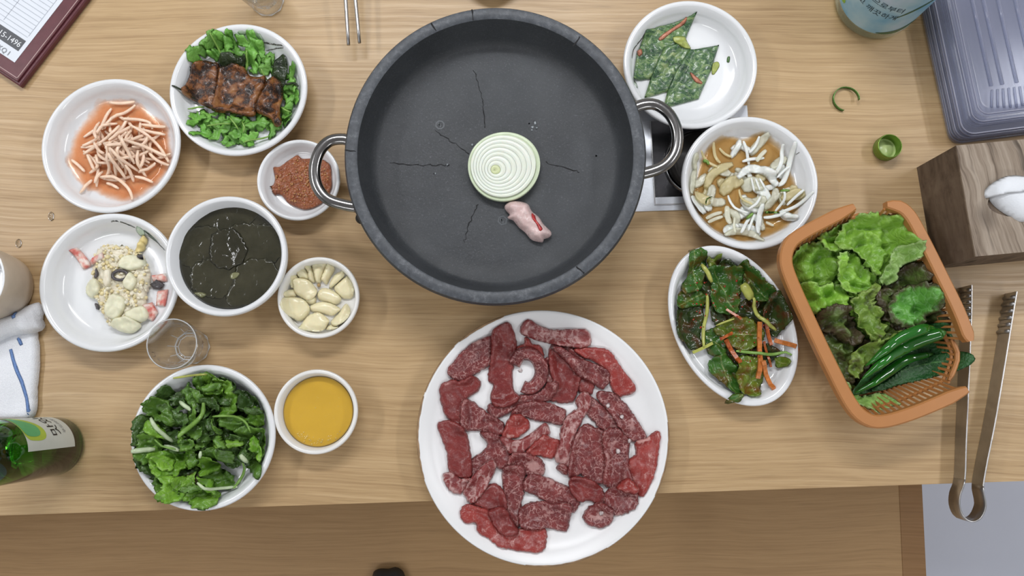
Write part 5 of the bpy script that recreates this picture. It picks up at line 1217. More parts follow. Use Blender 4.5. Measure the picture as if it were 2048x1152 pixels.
band(shr(full, KF)[::2], .004, .001, .006, 'floor_rim', bk, 'tan_plastic', True)
band(shr(full, .90)[::2], .0035, .030, .0335, 'wall_band', bk, 'tan_plastic', True)
seg = np.cumsum(np.r_[0, np.linalg.norm(np.diff(np.vstack([full, full[:1]]), axis=0), axis=1)]); total = seg[-1]
NR = 96
for k in range(NR):
    s_ = total * k / NR; i = min(np.searchsorted(seg, s_, 'right') - 1, len(full) - 1); j = (i + 1) % len(full); f = (s_ - seg[i]) / (seg[i + 1] - seg[i] + 1e-9)
    p = full[i] + (full[j] - full[i]) * f; top = .040 if isgap[i] else BZ - .006; kt = KF + (0.985 - KF) * (top / BZ)
    a, b_ = shr(p, KF), shr(p, kt)
    V, F = tube([(a[0], a[1], .003), (b_[0], b_[1], top)], .0018, 4, up=(.3, .2, 1)); mobj('wall_slat', V, F, M['tan_plastic'], bk, False)
gp = [i for i in range(len(full)) if isgap[i]]
for grp in (gp[:len(crom(gap2, .004, False)) - 2], gp[len(crom(gap2, .004, False)) - 2:]):
    if len(grp) > 2:
        pth = shr(full[grp[0] - 1:grp[-1] + 2], KF + (.985 - KF) * .040 / BZ)
        band(pth[::2] if len(pth) > 6 else pth, .005, .036, .041, 'grip_bar', bk, 'tan_plastic')
ax = np.array((math.cos(math.radians(24)), math.sin(math.radians(24)))); ay = np.array((-ax[1], ax[0])); fp_ = shr(full, KF)
def clip_line(o, d):
    t = np.arange(-.3, .3, .001); q = o + t[:, None] * d; m = inside(fp_, q)
    return (q[m][0], q[m][-1]) if m.sum() > 5 else None
for k in range(-13, 14):
    for d, o in ((ax, bc + ay * k * .0095), (ay, bc + ax * k * .0095)):
        r = clip_line(o, d)
        if r: V, F = tube([(r[0][0], r[0][1], .003 + (.0008 if d is ax else 0)), (r[1][0], r[1][1], .003 + (.0008 if d is ax else 0))], .0021, 4); mobj('floor_slat', V, F, M['tan_plastic'], bk, False)
zL = Zm(1550, 390, 2.4); HZL = .040
insL = shr(full, .86)
def lbase(X, Y):
    k = np.zeros(X.shape); q = np.stack([X.ravel(), Y.ravel()], 1); d = dist_poly(shr(full, KF)[::3], q); ins_ = inside(shr(full, KF), q)
    z = np.where(ins_, .0060, np.minimum(.0060 + d * 1.6, .044)); return z.reshape(X.shape)
hL = Hmap(bc, .145, lbase)
LL = [('lettuce_olive', [(95, 280), (140, 235), (210, 205), (290, 165), (380, 115), (450, 95), (560, 85), (640, 135), (700, 205), (745, 280), (800, 400), (830, 510), (845, 640), (700, 700), (500, 880), (400, 930), (335, 860), (255, 750), (205, 640), (155, 520), (115, 400)], 'broad lettuce leaf lining the floor of the basket'),
      ('lettuce_olive', [(110, 310), (300, 200), (480, 120), (620, 170), (700, 300), (760, 460), (700, 600), (540, 720), (420, 800), (300, 740), (200, 600), (140, 450)], 'second broad lettuce leaf, hidden under the frilled ones'),
      ('lettuce_bright', [(130, 330), (300, 240), (480, 180), (620, 230), (680, 360), (700, 520), (560, 640), (430, 700), (300, 650), (210, 540)], 'bright lettuce leaf mostly covered in the middle of the pile'),
      ('lettuce_brown', [(195, 685), (262, 640), (345, 660), (425, 700), (475, 785), (432, 870), (360, 910), (298, 875), (235, 785)], 'brown-tinged lettuce leaf along the rim beside the kimchi dish'),
      ('lettuce_pale', [(325, 890), (385, 940), (455, 960), (540, 948), (565, 1005), (520, 1022), (470, 1042), (418, 1022), (372, 985)], 'pale lettuce tip below the chili peppers'),
      ('lettuce_bright', [(85, 290), (140, 238), (220, 235), (295, 268), (305, 360), (272, 432), (200, 472), (128, 442), (96, 380)], 'frilly bright leaf at the rim corner nearest the onion dish'),
      ('lettuce_bright', [(200, 210), (260, 170), (350, 130), (400, 170), (380, 240), (300, 280), (220, 260)], 'ruffled leaf at the rim by the grip gap, under the top leaf'),
      ('lettuce_bright', [(105, 430), (180, 438), (262, 430), (345, 440), (345, 522), (300, 575), (220, 585), (148, 565), (115, 500)], 'frilly leaf along the rim facing the kimchi dish'),
      ('lettuce_brown', [(195, 560), (270, 528), (332, 540), (385, 590), (415, 682), (380, 725), (320, 692), (248, 655), (205, 622)], 'dull brown-green leaf folded near the kimchi dish rim'),
      ('lettuce_brown', [(478, 465), (550, 420), (620, 338), (700, 326), (785, 360), (795, 430), (825, 460), (845, 540), (845, 645), (760, 665), (660, 645), (580, 645), (518, 562), (486, 522)], 'red-brown leaf by the rim facing the tissue box'),
      ('lettuce_bright', [(285, 290), (380, 278), (432, 340), (505, 390), (495, 442), (430, 465), (368, 475), (308, 432), (276, 362)], 'bright leaf tucked below the large top leaf'),
      ('lettuce_bright', [(355, 118), (440, 88), (560, 78), (625, 120), (695, 190), (725, 240), (705, 300), (622, 332), (562, 382), (490, 388), (420, 332), (378, 272), (300, 268), (288, 200)], 'large smooth bright leaf on top by the grip gap'),
      ('lettuce_olive', [(398, 480), (450, 440), (492, 418), (474, 500), (524, 560), (545, 640), (522, 695), (470, 705), (418, 692), (398, 602), (346, 512)], 'upright yellow-green leaf in the middle of the pile'),
      ('lettuce_green', [(548, 500), (620, 438), (700, 428), (782, 438), (815, 470), (795, 545), (742, 585), (702, 625), (640, 645), (578, 625), (535, 572)], 'strong green crinkled leaf lying on the red-brown one'),
      ('lettuce_pale', [(568, 262), (640, 240), (702, 213), (756, 270), (692, 302), (622, 332), (597, 362), (592, 412), (550, 428), (512, 402), (543, 330)], 'pale leaf underside folded over, facing the tissue box'),
      ('lettuce_olive', [(385, 742), (440, 700), (522, 690), (605, 648), (562, 722), (502, 762), (442, 832), (400, 885), (365, 822)], 'olive lettuce leaf beneath the pepper tips')]
def keep_in(poly, k):
    b = shr(full, k); out = []
    for p in poly:
        while not inside(b, p[None])[0]: p = bc + (p - bc) * .98
        out.append(p)
    return np.array(out)
for mt, pl, lab in LL:
    slab('lettuce_leaf', keep_in(fit(zL, pl, hL, .005), .955), M[mt], hL, .0007, .0021, amp=.006, freq=42, fine=.0026, ffreq=230, crease=.0055, cfreq=70, jag=.0030, jfreq=380, ruff=.006, rfreq=210, dil=1, blur=2, label=lab, cat='lettuce leaf', group='lettuce leaves in the basket')
def pleaf(pl, ribpx, lab):
    slab('perilla_leaf', fit(zL, pl, hL), M['perilla'], hL, .0006, .0022, amp=.004, freq=50, fine=.0008, ffreq=300, jag=.0012, jfreq=700, dil=1, blur=3, rib=crom(zL.w(ribpx, HZL + .008), .004, False), label=lab, cat='perilla leaf', group='perilla leaves in the basket')
pleaf([(375, 948), (450, 840), (560, 720), (660, 640), (780, 618), (835, 680), (835, 765), (700, 865), (560, 925), (440, 955)], [(400, 930), (600, 790), (830, 700)], 'dark green perilla leaf beneath the chili peppers')
def chili(path, rads, lab, hm):
    p = crom(fit(zL, path, hL, .008), .003, False); n = len(p); b = hm.base(p, 3, 4); b = np.convolve(np.pad(b, 4, mode='edge'), np.ones(9) / 9, 'valid')
    rr = [zL.mm(np.interp(i / (n - 1), np.linspace(0, 1, len(rads)), rads)) / 2 for i in range(n)]
    V, F = tube([(q[0], q[1], z + r * .8) for q, z, r in zip(p, b, rr)], rr, 14)
    c = tag(mobj('green_chili', V, F, M['chili']), lab, 'chili pepper', 'green chili peppers in the basket')
    hm.put(p, np.array([z + 1.7 * r for z, r in zip(b, rr)]), max(2, int(max(rr) * 700)))
    e = p[-1]; d = (p[-1] - p[-3]); d /= np.linalg.norm(d)
    V, F = tube([(e[0], e[1], b[-1] + rr[-1] * .8), (e[0] + d[0] * .006, e[1] + d[1] * .006, b[-1] + rr[-1] * .7)], [rr[-1] * .8, .0015], 8); mobj('pepper_stem', V, F, M['chili_stem'], c)
chili([(440, 820), (520, 740), (620, 672), (740, 640), (810, 665)], [6, 40, 52, 50, 26], 'dark chili pepper farthest from the basket floor edge, behind the shiny one', hL)
pleaf([(470, 938), (560, 890), (640, 828), (720, 778), (800, 758), (865, 755), (900, 790), (865, 828), (800, 862), (700, 892), (620, 912), (540, 938)], [(500, 920), (700, 838), (830, 800), (895, 790)], 'dark green perilla leaf poking out over the grip gap')
chili([(412, 885), (500, 800), (580, 752), (680, 700), (775, 668)], [5, 42, 62, 72, 52], 'thickest shiny green chili pepper', hL)
chili([(378, 950), (470, 900), (560, 842), (650, 790), (750, 765)], [5, 34, 46, 46, 26], 'slimmer green chili pepper along the grip gap side', hL)

# ------------------------------------------------------------------ steel tongs lying on edge
def tong_path(bot): return crom(PW(bot, 0), .004, False)
tg = empty('serving_tongs', P(1945, 850), 0, 'long steel meat tongs lying on edge beside the lettuce basket', 'tongs')
arms = [(1922, 575), (1921, 640), (1916, 760), (1911, 880), (1908, 955), (1899, 985), (1898, 1008), (1906, 1028), (1920, 1037), (1934, 1034), (1943, 1024), (1949, 1006), (1946, 988), (1944, 968), (1952, 920), (1967, 845), (1985, 740), (1998, 660), (2010, 588)]
pth = tong_path(arms); cut = np.argmin(np.linalg.norm(pth - P(1908, 955), axis=1)); cut2 = np.argmin(np.linalg.norm(pth - P(1944, 968), axis=1))
TH = .0215
V, F = ribbon(pth[:cut + 1], TH, .0016, .0006); mobj('arm', V, F, M['brushed_steel'], tg, False)
V, F = ribbon(pth[cut:cut2 + 1], TH, .0016, .0006); mobj('spring_bend', V, F, M['brushed_steel'], tg)
V, F = ribbon(pth[cut2:], TH, .0016, .0006); mobj('arm', V, F, M['brushed_steel'], tg, False)
def teeth(p0, p1, n):
    d = (p1 - p0) / n; t = d / np.linalg.norm(d); nr = np.array((-t[1], t[0])) * -.0014
    for k in range(n):
        q = p0 + d * (k + .5); V, F = tube([(q[0] + nr[0], q[1] + nr[1], .001), (q[0] + nr[0], q[1] + nr[1], TH)], .0021, 6, up=(1, 0, 0)); mobj('grip_ridge', V, F, M['brushed_steel'], tg)
teeth(P(2010, 592), P(1996, 672), 6); teeth(P(1922, 578), P(1921, 650), 6)

# ------------------------------------------------------------------ tissue box
TBH = .083
A_, B_ = P(1912, 291, TBH), P(1951, 513, TBH); C_ = P(2048, 272, TBH)
ey = (A_ - B_); Ly = np.linalg.norm(ey); ey /= Ly; ex = np.array((ey[1], -ey[0])); Lx = .235
tb = empty('tissue_box', B_ + ex * Lx / 2 + ey * Ly / 2, 0, 'wood-grain tissue box with a white tissue pulled out', 'tissue box')
q = [B_, B_ + ex * Lx, A_ + ex * Lx, A_]
def bowed(t=.004):
    out = []
    for a, b_ in ((q[0], q[1]), (q[1], q[2]), (q[2], q[3]), (q[3], q[0])):
        for k in range(8): out.append(a + (b_ - a) * k / 8)
    return out
V = []; F = []; bl_ = bowed(); n = len(bl_)
mb = MB(); mb.prism(bl_, 0.0, TBH - .0022); mb.obj('side_panels', M['box_shaded_wood'], tb)
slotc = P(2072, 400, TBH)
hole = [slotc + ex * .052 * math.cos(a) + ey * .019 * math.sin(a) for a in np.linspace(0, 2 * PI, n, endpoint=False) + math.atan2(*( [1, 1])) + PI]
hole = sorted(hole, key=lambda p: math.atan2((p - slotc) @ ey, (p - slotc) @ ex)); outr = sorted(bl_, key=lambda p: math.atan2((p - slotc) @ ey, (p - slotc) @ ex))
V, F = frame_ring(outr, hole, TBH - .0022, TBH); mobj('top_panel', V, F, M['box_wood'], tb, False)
# curl of tissue rising from the slot
tv = []; tf = []; nu, nv = 14, 12
tp = PW([(1992, 384), (2005, 356), (2035, 346), (2075, 350), (2110, 380), (2100, 420), (2060, 440), (2030, 425), (2003, 405)], TBH + .012)
hX = Hmap(slotc, .08, TBH - .003); tis = slab('tissue_sheet', tp, M['tissue'], hX, .015, .0028, edge=.020, power=.6, amp=.004, freq=30, fine=.0003, bot=.1, ffreq=200, label='white tissue bulging out of the wood-grain box', cat='tissue')
tq = PW([(1991, 386), (1998, 362), (2030, 345), (2075, 348), (2112, 372), (2075, 378), (2030, 384)], TBH + .02)
slab('tissue_fold', tq, M['tissue'], hX, .0018, .0028, edge=.0012, power=.6, amp=.0005, freq=40, bot=.5, lift=-.0002, parent=tis)
# ------------------------------------------------------------------ stack of clear plastic lids
lidc = P(1912, 262, .0); lang = math.atan2(*(P(1893, 285, 0) - P(1848, 60, 0))[::-1]) ; lup = P(1848, 60, 0) - P(1896, 285, 0); lup /= np.linalg.norm(lup); lrt = np.array((lup[1], -lup[0]))
corner = P(1896, 290, 0); LW, LLn = .17, .235
def rrect(inset, r, lift=0):
    x0, x1, y0, y1 = inset, LW - inset, inset, LLn - inset; pts = []
    for cx, cy, a0 in ((x1 - r, y1 - r, 0), (x0 + r, y1 - r, 90), (x0 + r, y0 + r, 180), (x1 - r, y0 + r, 270)):
        for k in range(7): a = math.radians(a0 + 15 * k); pts.append((cx + r * math.cos(a), cy + r * math.sin(a)))
    return pts
NL = 6
for i in range(NL):
    dx, dy = random.uniform(-.001, .001), random.uniform(-.001, .001); z0 = .0008 + i * .0050
    rings = [(0.0, .014, .001), (.0012, .014, .004), (.009, .013, .0042), (.0105, .012, .0085), (.0165, .012, .0105), (.019, .011, .0105), (.022, .010, .0045), (.030, .010, .0045)]
    V = []; F = []
    for ins, r, z in rings:
        for x, y in rrect(ins, r): p = corner + lrt * (x + dx) + lup * (y + dy); V.append((p[0], p[1], z0 + z))
    n = 28
    for k in range(len(rings) - 1):
        for j in range(n): jj = (j + 1) % n; F.append((k * n + j, k * n + jj, (k + 1) * n + jj, (k + 1) * n + j))
    F.append(tuple((len(rings) - 1) * n + j for j in range(n)))
    ord_ = ['lowest', 'second lowest', 'third lowest', 'third from the top', 'second from the top', 'topmost'][i]
    ld = tag(mobj('plastic_lid', V, F, M['clear_plastic'], None, True, origin=(corner[0], corner[1], z0)), f'clear plastic container lid, {ord_} of the stack behind the tissue box', 'lid', 'stacked clear plastic lids')
    for ins, r_, z, w_ in ((.0012, .014, .0040, .0009), (.0125, .012, .0096, .0007), (.0205, .011, .0104, .0008)):
        pp = [corner + lrt * (x + dx) + lup * (y + dy) for x, y in rrect(ins, r_)]; pp.append(pp[0])
        V, F = tube([(p[0], p[1], z0 + z) for p in pp], w_, 6, cap=False); mobj('rim_bead', V, F, M['clear_bead'], ld)
    if i == NL - 1:
        for gx_ in (.045, .058, .075, .095):
            a, b_ = corner + lrt * gx_ + lup * .055, corner + lrt * gx_ + lup * .21
            V, F = tube([(a[0], a[1], z0 + .0050), (b_[0], b_[1], z0 + .0050)], .0022, 6, .7); mobj('moulded_ridge', V, F, M['clear_plastic'], ld)
        for k in range(9):
            a = corner + lrt * (.045 + .0065 * k) + lup * .05; b_ = corner + lrt * (.040 + .0072 * k) + lup * (.026 + .004 * abs(k - 4) / 4)
            V, F = tube([(a[0], a[1], z0 + .005), (b_[0], b_[1], z0 + .0048)], .0016, 5, .7); mobj('moulded_ridge', V, F, M['clear_plastic'], ld)
# ------------------------------------------------------------------ text
def text_mesh(s, size):
    cu = bpy.data.curves.new('text_tmp', 'FONT'); cu.body = s; cu.size = size; cu.resolution_u = 3
    ob = bpy.data.objects.new('text_tmp', cu); COL.objects.link(ob)
    dg = bpy.context.evaluated_depsgraph_get(); dg.update(); me = bpy.data.meshes.new_from_object(ob.evaluated_get(dg))
    V = np.array([v.co[:2] for v in me.vertices]).reshape(-1, 2); F = [tuple(p.vertices) for p in me.polygons]
    bpy.data.objects.remove(ob); bpy.data.curves.remove(cu); bpy.data.meshes.remove(me); return V, F
def flat_text(s, size, org, dx, dy, z, mat, parent, name='lettering'):
    V, F = text_mesh(s, size)
    if len(V): return mobj(name, [(*(org + dx * x + dy * y), z) for x, y in V], F, M[mat], parent, False)
def cyl_text(s, size, c, R, a0, z0, mat, parent, slope=0.0, name='lettering', bold=0):
    V, F = text_mesh(s, size)
    if len(V): return mobj(name, [(c[0] + R * math.cos(a0 + x / R), c[1] + R * math.sin(a0 + x / R), z0 + y + slope * x) for x, y in V], F, M[mat], parent, False)
def cyl_patch(pts, c, R, mat, parent, name, sp=.003):
    """patch on a bottle: pts = (arc length, height)"""
    poly = crom(pts, sp, True); lo, hi = poly.min(0), poly.max(0)
    g = np.array([(x, y) for x in np.arange(lo[0], hi[0], sp) for y in np.arange(lo[1], hi[1], sp)]); g = g[inside(poly, g)]
    if len(g): g = g[dist_poly(poly, g) > sp * .5]
    al = np.vstack([poly, g]) if len(g) else poly; nb = len(poly)
    vs, es, fs, *_ = delaunay_2d_cdt([Vector(p) for p in al], [(i, (i + 1) % nb) for i in range(nb)], [list(range(nb))], 1, 1e-7)
    return mobj(name, [(c[0] + R * math.cos(v.x / R), c[1] + R * math.sin(v.x / R), v.y) for v in vs], [tuple(f) for f in fs], M[mat], parent)
# ------------------------------------------------------------------ menu board
MBH = .011
mc = P(34, 163, MBH); md1 = P(160, 0, MBH) - mc; md1 /= np.linalg.norm(md1); md2 = np.array((-md1[1], md1[0])); 
if md2[0] > 0: md2 = -md2
board = empty('menu_board', mc + md1 * .1 + md2 * .1, 0, 'burgundy leather menu board holding a white price sheet', 'menu')
def mrect(a0, a1, b0, b1): return [mc + md1 * a0 + md2 * b0, mc + md1 * a1 + md2 * b0, mc + md1 * a1 + md2 * b1, mc + md1 * a0 + md2 * b1]
MB().prism(mrect(-.003, .31, -.004, .22), 0.0004, MBH - .0025, .0015).obj('lower_cover', M['burgundy'], board)
MB().prism(mrect(0, .305, 0, .215), MBH - .0025, MBH, .0008).obj('upper_cover', M['burgundy'], board)
off = SZ(30, 130, 25, MBH)
for k, (a0, a1, b0, b1) in enumerate(((.003, .30, .0018, .0026), (.003, .0038, .0018, .21))):
    MB().prism(mrect(a0, a1, b0, b1), MBH, MBH + .0004).obj('stitching', M['stitch'], board)
MB().prism(mrect(.017, .29, .0165, .2), MBH, MBH + .0006).obj('price_sheet', M['paper'], board)
sheet = [o for o in board.children if o.name.startswith('price_sheet')][0]
zt = MBH + .0009
for k in range(16):
    a = .050 + k * .0056; MB().prism(mrect(a, a + .0005, .023, .2), MBH + .0006, zt).obj('ruled_line', M['line_grey'], sheet)
for b_ in (.0225, .060): MB().prism(mrect(.052, .28, b_, b_ + .0005), MBH + .0006, zt).obj('ruled_line', M['line_grey'], sheet)
MB().prism(mrect(.0305, .0455, .0215, .12), MBH + .0006, zt).obj('number_strip', M['strip_grey'], sheet)
V, F = text_mesh('015-1496', .0098); wmax = V[:, 0].max(); org = mc + md1 * .0345 + md2 * (.0235 + wmax)
mobj('lettering', [(*(org - md2 * x + md1 * y), zt + .0003) for x, y in V], F, M['ink_white'], sheet, False)
V, F = text_mesh('KQ I', .0085); wmax = V[:, 0].max(); org = mc + md1 * .0195 + md2 * (.0285 + wmax)
mobj('lettering', [(*(org - md2 * x + md1 * y), zt + .0003) for x, y in V], F, M['ink_grey'], sheet, False)
V, F = text_mesh('원', .010); org = mc + md1 * .112 + md2 * .062; mobj('lettering', [(*(org - md2 * x + md1 * y), zt + .0003) for x, y in V], F, M['ink_grey'], sheet, False)

# ------------------------------------------------------------------ bottles
def bottle(c, label, name, gmat, Rb=.0325, Hb=.215, fill=.085):
    r = empty(name, c, 0, label, 'bottle', None)
    out = [(0, .003), (Rb * .72, .0015), (Rb * .88, .0), (Rb * .97, .003), (Rb, .008), (Rb, .118), (Rb * .97, .128), (Rb * .80, .145), (Rb * .52, .166), (Rb * .42, .180), (Rb * .40, .196), (Rb * .43, .198), (Rb * .43, .210), (Rb * .38, .213)]
    k = .0028; inn_ = [(Rb * .33, .212), (Rb * .33, .180), (Rb * .44, .166), (Rb * .72, .145), (Rb - k - .001, .127), (Rb - k, .117), (Rb - k, .012), (Rb * .85, .0065), (Rb * .6, .0075), (0, .009)]
    V, F = lathe(out + inn_, c, 56); mobj('glass_body', V, F, M[gmat], r)
    if fill:
        V, F = lathe([(0, .0094), (Rb * .6, .0080), (Rb * .84, .0072), (Rb - k - .0004, .0125), (Rb - k - .0004, fill), (0, fill)], c, 48); mobj('soju', V, F, M['soju_liquid'], r)
    return r
c1 = P(172 - 57, 892, 0)
b1 = bottle(c1, 'green glass soju bottle standing by the white towel', 'soju_bottle', 'green_glass')
Rl = .0327
def arc(a0, a1, z0, z1, R): return [(math.radians(a) * R, z) for a in np.linspace(a0, a1, 8) for z in (z0,)] + [(math.radians(a) * R, z) for a in np.linspace(a1, a0, 8) for z in (z1,)]
def cyl_band(a0, a1, z0, z1, c, R, mat, parent, name):
    V = []; F = []; n = 28
    for i in range(n + 1):
        a = math.radians(a0 + (a1 - a0) * i / n)
        for z in (z0, z1): V.append((c[0] + R * math.cos(a), c[1] + R * math.sin(a), z))
    for i in range(n): F.append((2 * i, 2 * i + 2, 2 * i + 3, 2 * i + 1))
    return mobj(name, V, F, M[mat], parent)
cyl_band(2, 160, .024, .108, c1, Rl, 'label_white', b1, 'paper_label')
lb1 = [o for o in b1.children if o.name.startswith('paper_label')][0]
cyl_patch([(Rl * math.radians(a), z) for a, z in ((24, .075), (20, .092), (30, .107), (80, .107), (110, .107), (100, .098), (70, .083), (45, .072))], c1, Rl + .0002, 'label_lime', lb1, 'label_swirl')
cyl_patch([(Rl * math.radians(a), z) for a, z in ((32, .082), (28, .094), (36, .106), (75, .106), (88, .104), (70, .092), (50, .080))], c1, Rl + .0004, 'label_green', lb1, 'label_swirl')
cyl_text('맛있는 참', .0185, c1, Rl + .0004, math.radians(24), .047, 'ink_black', lb1)
cyl_text('부드러운 소주', .0065, c1, Rl + .0004, math.radians(30), .035, 'ink_grey', lb1)
cyl_band(-172, -95, .024, .108, c1, Rl, 'label_white', b1, 'back_label')
c2 = P(1746, 6, 0)
b2 = bottle(c2, 'wide clear bottle with a pale blue label beside the plastic lids', 'glass_bottle', 'pale_glass', Rb=.049, Hb=.23, fill=.09)
R2l = .0494
am = math.degrees(math.atan2(-c2[1] + 0, -c2[0] + 0))      # side of the bottle that faces the photographer
cyl_band(am - 75, am + 80, .020, .112, c2, R2l, 'blue_label', b2, 'paper_label')
lb2 = [o for o in b2.children if o.name.startswith('paper_label')][0]
def lp(a, z): return (R2l * math.radians(am + a), z)
cyl_patch([lp(-72, .112), lp(-60, .112), lp(-55, .07), lp(-46, .045), lp(-30, .030), lp(-40, .026), lp(-60, .040), lp(-70, .07)], c2, R2l + .0003, 'label_leaf', lb2, 'label_leaf')
cyl_patch([lp(-54, .060), lp(-40, .066), lp(-38, .056), lp(-52, .050)], c2, R2l + .0004, 'label_leaf', lb2, 'label_leaf')
cyl_patch([lp(30, .022), lp(60, .030), lp(80, .040), lp(80, .033), lp(60, .021)], c2, R2l + .0003, 'label_leaf_dark', lb2, 'label_leaf')
cyl_patch([lp(36, .058), lp(60, .082), lp(78, .100), lp(72, .100), lp(52, .080)], c2, R2l + .0003, 'label_leaf_dark', lb2, 'label_leaf')
cyl_text('자연으로부터', .0105, c2, R2l + .0004, math.radians(am - 26), .072, 'ink_navy', lb2, 0)
cyl_text('맑고 깨끗하게', .0105, c2, R2l + .0004, math.radians(am - 30), .056, 'ink_navy', lb2, 0)
# ------------------------------------------------------------------ shot glasses
def shot(px, py, label, mark=True, Rr_=.0275, Hh=.057):
    c = P(px, py, 0); r = empty('shot_glass', c, 0, label, 'glass', 'shot glasses')
    rb = .0195; seg = 48; V = []; F = []
    prof_o = [(0, .001), (rb * .85, .0006), (rb, .0012), (rb * 1.02, .004), (rb * 1.13, .020), (Rr_ * .97, .045), (Rr_, Hh - .001), (Rr_ - .0005, Hh)]
    prof_i = [(Rr_ - .0012, Hh), (Rr_ - .0018, Hh - .0012), (Rr_ * .97 - .0022, .045), (rb * 1.13 - .0035, .022), (rb * .80, .0115), (rb * .62, .0100), (0, .0098)]
    pr = prof_o + prof_i; n = len(pr)
    for i in range(seg):
        t = 2 * PI * i / seg
        for k, (rr, z) in enumerate(pr):
            fac = 1.0
            if k < len(prof_o) and z < .022 and rr > 0: fac = .93 / max(.93, math.cos(((t + PI / 10) % (PI / 5)) - PI / 10) ** 1.0) * (1 + .03) if k else 1
            V.append((c[0] + rr * fac * math.cos(t), c[1] + rr * fac * math.sin(t), z))
    for i in range(seg):
        j = (i + 1) % seg
        for k in range(n - 1):
            a, b, cc_, d = i * n + k, j * n + k, j * n + k + 1, i * n + k + 1
            if pr[k][0] < 1e-7: F.append((a, cc_, d))
            elif pr[k + 1][0] < 1e-7: F.append((a, b, d))
            else: F.append((a, b, cc_, d))
    mobj('glass_body', V, F, M['thin_glass'], r)
    def glint_ring(rr, z, w, nm, n_=40, fac=None):
        V, F = tube([(c[0] + rr * math.cos(a), c[1] + rr * math.sin(a), z) for a in np.linspace(0, 2 * PI, n_ + 1)], w, 6, cap=False); mobj(nm, V, F, M['glass_glint'], r)
    glint_ring(Rr_ - .0010, Hh - .0004, .0007, 'rim_bead'); glint_ring(rb * .80, .0118, .0009, 'base_glint', 10); glint_ring(rb * .64, .0104, .0006, 'base_glint', 10); glint_ring(rb * 1.0, .0018, .0008, 'foot_glint', 10)  # added whitish tubes: painted highlights along rim, base and foot
    for k in range(10):  # whitish lines drawn in as glints on the base facets
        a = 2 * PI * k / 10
        V, F = tube([(c[0] + q_ * math.cos(a), c[1] + q_ * math.sin(a), z_) for q_, z_ in ((rb * .64, .0106), (rb * .82, .0122), (rb * 1.02, .0215))], .0005, 5); mobj('facet_glint', V, F, M['glass_glint'], r)
    return r, c
s1, sc1 = shot(386, 694, 'empty clear shot glass standing between the soup bowl and the green salad')
cyl_text('U', .010, sc1, .0268, math.radians(196), .040, 'ink_brown', s1)
cyl_text('좋은데이', .0062, sc1, .0266, math.radians(212), .037, 'ink_brown', s1)
cyl_text('소주', .006, sc1, .0262, math.radians(-12), .036, 'ink_brown', s1)
shot(536, 3, 'clear shot glass cut off by the picture edge behind the eel dish')
# ------------------------------------------------------------------ cup, towel
cc0 = P(4, 577, 0)
V, F = lathe([(0, .002), (.034, .001), (.036, 0), (.038, .003), (.0405, .020), (.0435, .055), (.0450, .063), (.0445, .065)], cc0, 56)
cup = empty('ceramic_cup', cc0, 0, 'beige cup with a white inside at the edge beside the potato salad', 'cup')
mobj('cup_body', V, F, M['beige_ceramic'], cup)
V, F = lathe([(.0445, .065), (.0430, .0658), (.0415, .064), (.039, .030), (.034, .008), (.02, .006), (0, .0058)], cc0, 56); mobj('white_lining', V, F, M['porcelain'], cup)
tw_ = empty('hand_towel', P(10, 740), 0, 'white hand towel with thin blue stripes under the bottle and cup', 'towel')
hT = Hmap(P(0, 720), .16, .0004)
tp1 = PW([(-130, 640), (-40, 650), (20, 640), (60, 630), (70, 655), (75, 690), (76, 725), (72, 775), (66, 832), (30, 838), (-60, 838), (-130, 838)], .008)
slab('lower_fold', tp1, M['towel'], hT, .010, .0045, edge=.006, amp=.003, freq=28, fine=.0006, parent=tw_, dil=0, blur=2, jag=.0008)
tp2 = PW([(-130, 640), (-60, 632), (0, 622), (40, 608), (62, 602), (73, 618), (70, 636), (76, 648), (62, 664), (20, 672), (-30, 690), (-130, 700)], .02)
slab('upper_fold', tp2, M['towel'], hT, .014, .004, edge=.014, amp=.004, freq=40, fine=.0006, parent=tw_, dil=1, blur=3, jag=.0008)
for px in ([(17, 698), (26, 730), (40, 765), (50, 800), (54, 832)], [(34, 676), (40, 690)], [(18, 622), (28, 636)]):
    slab('blue_stripe', strip_poly(PW(px, .014 if px[0][1] > 660 else .026), .0040, .9), M['stripe_blue'], hT, .0006, .002, edge=.0006, dil=0, blur=1, smooth_outline=False, parent=tw_)
# ------------------------------------------------------------------ chopsticks on a rest, caps, small things
rest_c = P(708, -60, 0)
V, F = tube([(rest_c[0] - .03, rest_c[1], .0065), (rest_c[0], rest_c[1], .0055), (rest_c[0] + .03, rest_c[1], .0065)], .0065, 10); tag(mobj('chopstick_rest', V, F, M['porcelain']), 'white rest that holds up the steel chopsticks', 'chopstick rest')
def chop(p0, p1, label):
    a = P(*p0, .018); b_ = P(*p1, .012); d = a - b_; d = d / np.linalg.norm(d)
    L = .22; z0 = .0205; sl = (0.0148 - z0) / np.linalg.norm(P(*p0, .018) - rest_c) * 1.0
    lr = abs((a - rest_c) @ d); zr = .0138
    def zz(s): return z0 + (zr - z0) * s / max(lr, .02)
    end = -d * L; V, F = tube([(a[0] + d[0] * s, a[1] + d[1] * s, max(zz(-0 + s * 1), .0025)) for s in np.linspace(0, -L, 14)], list(np.linspace(.0020, .0036, 14)), 10)
    return tag(mobj('chopstick', V, F, M['brushed_steel']), label, 'chopstick', 'steel chopsticks')
chop((698, 92), (695, 0), 'steel chopstick on the eel dish side of the pair')
chop((720, 88), (714, 0), 'steel chopstick on the stone pan side of the pair')
kc = P(1772, 297, .006)
cap = empty('bottle_cap', kc, 0, 'green metal screw cap lying open side up near the lids', 'bottle cap')
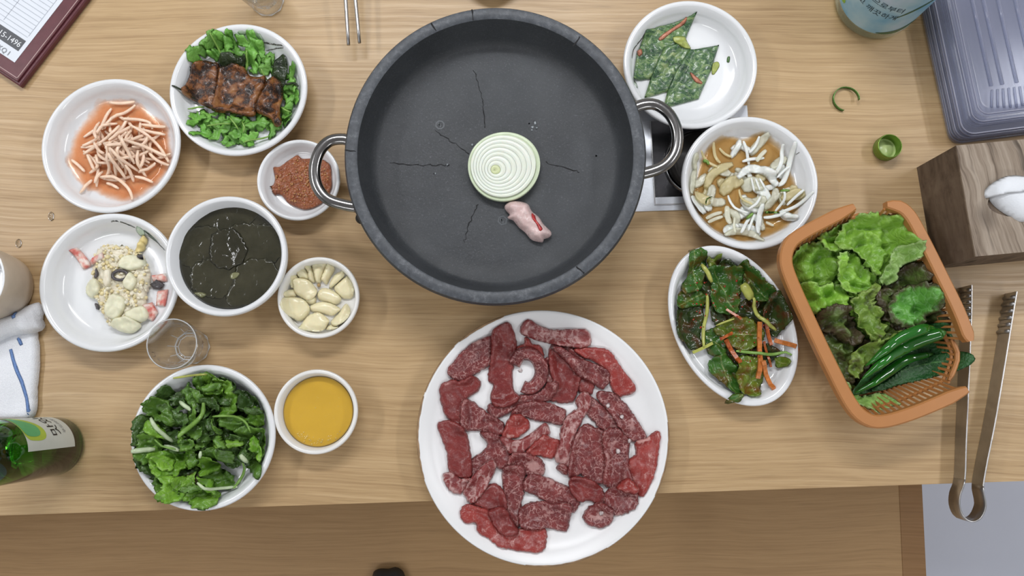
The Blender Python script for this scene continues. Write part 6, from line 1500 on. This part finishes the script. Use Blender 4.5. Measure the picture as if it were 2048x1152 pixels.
V, F = lathe([(0, .0008), (.0115, .0004), (.0135, .0012), (.0142, .003), (.0142, .0155), (.0138, .0165), (.0132, .0165), (.0130, .0155), (.0130, .0030), (.0128, .0026)], kc, 40)
kv = np.array(V); ang = np.arctan2(kv[:, 1] - kc[1], kv[:, 0] - kc[0]); rad_ = np.hypot(kv[:, 0] - kc[0], kv[:, 1] - kc[1])
mobj('cap_shell', kv, F, M['cap_green'], cap)
V, F = lathe([(.0128, .0026), (.010, .0024), (.0098, .0030), (0, .0030)], kc, 40); mobj('cap_liner', V, F, M['cap_liner'], cap)
for z in (.006, .011): V, F = lathe([(.0142, z - .0006), (.0146, z), (.0142, z + .0006)], kc, 40); mobj('knurl_ring', V, F, M['cap_green'], cap)
rc_ = P(1691, 198, .003); pts = []
for a in np.linspace(math.radians(-10), math.radians(258), 26):
    pts.append((rc_[0] + .0145 * math.cos(a), rc_[1] + .0145 * math.sin(a)))
V, F = ribbon(pts, [.0045] * len(pts), .0008, [.0003 + .004 * max(0, 1 - i / 8) for i in range(len(pts))]); tag(mobj('cap_ring', V, F, M['cap_ring_green'], None, True), 'torn green ring of a bottle cap on the bare wood', 'cap ring')
dc = P(985, -55, 0); tag(mobj('clay_dish', *lathe([(0, .001), (.020, 0), (.028, .004), (.0345, .016), (.036, .022), (.0345, .022), (.027, .007), (0, .005)], dc, 48), M['red_clay']), 'dark red dish cut off at the edge beyond the stone pan', 'dish')
pcx = P(775, 1178, BH + .02)
pouch = slab('black_pouch', PW([(742, 1155), (748, 1144), (760, 1140), (775, 1141), (788, 1137), (800, 1142), (808, 1155), (815, 1200), (800, 1240), (750, 1240), (738, 1200)], BH + .02), M['black_plastic'], None, .025, .004, base=BH + .0005, edge=.016, label='black pouch with a two-humped end lying on the bench', cat='pouch')
for (x, y, lab) in ((107, 430, 'larger water droplet on the wood between the radish and potato dishes'), (42, 484, 'smaller water droplet on the wood near the beige cup')):
    pp = [(x - 4 + 6 * math.cos(a), y + 3 + 9 * math.sin(a)) for a in np.arange(0, 6.2, .8)]
    slab('water_drop', PW(pp, 0), M['water'], None, .0022, .0012, base=.0001, edge=.004, label=lab, cat='water drop')
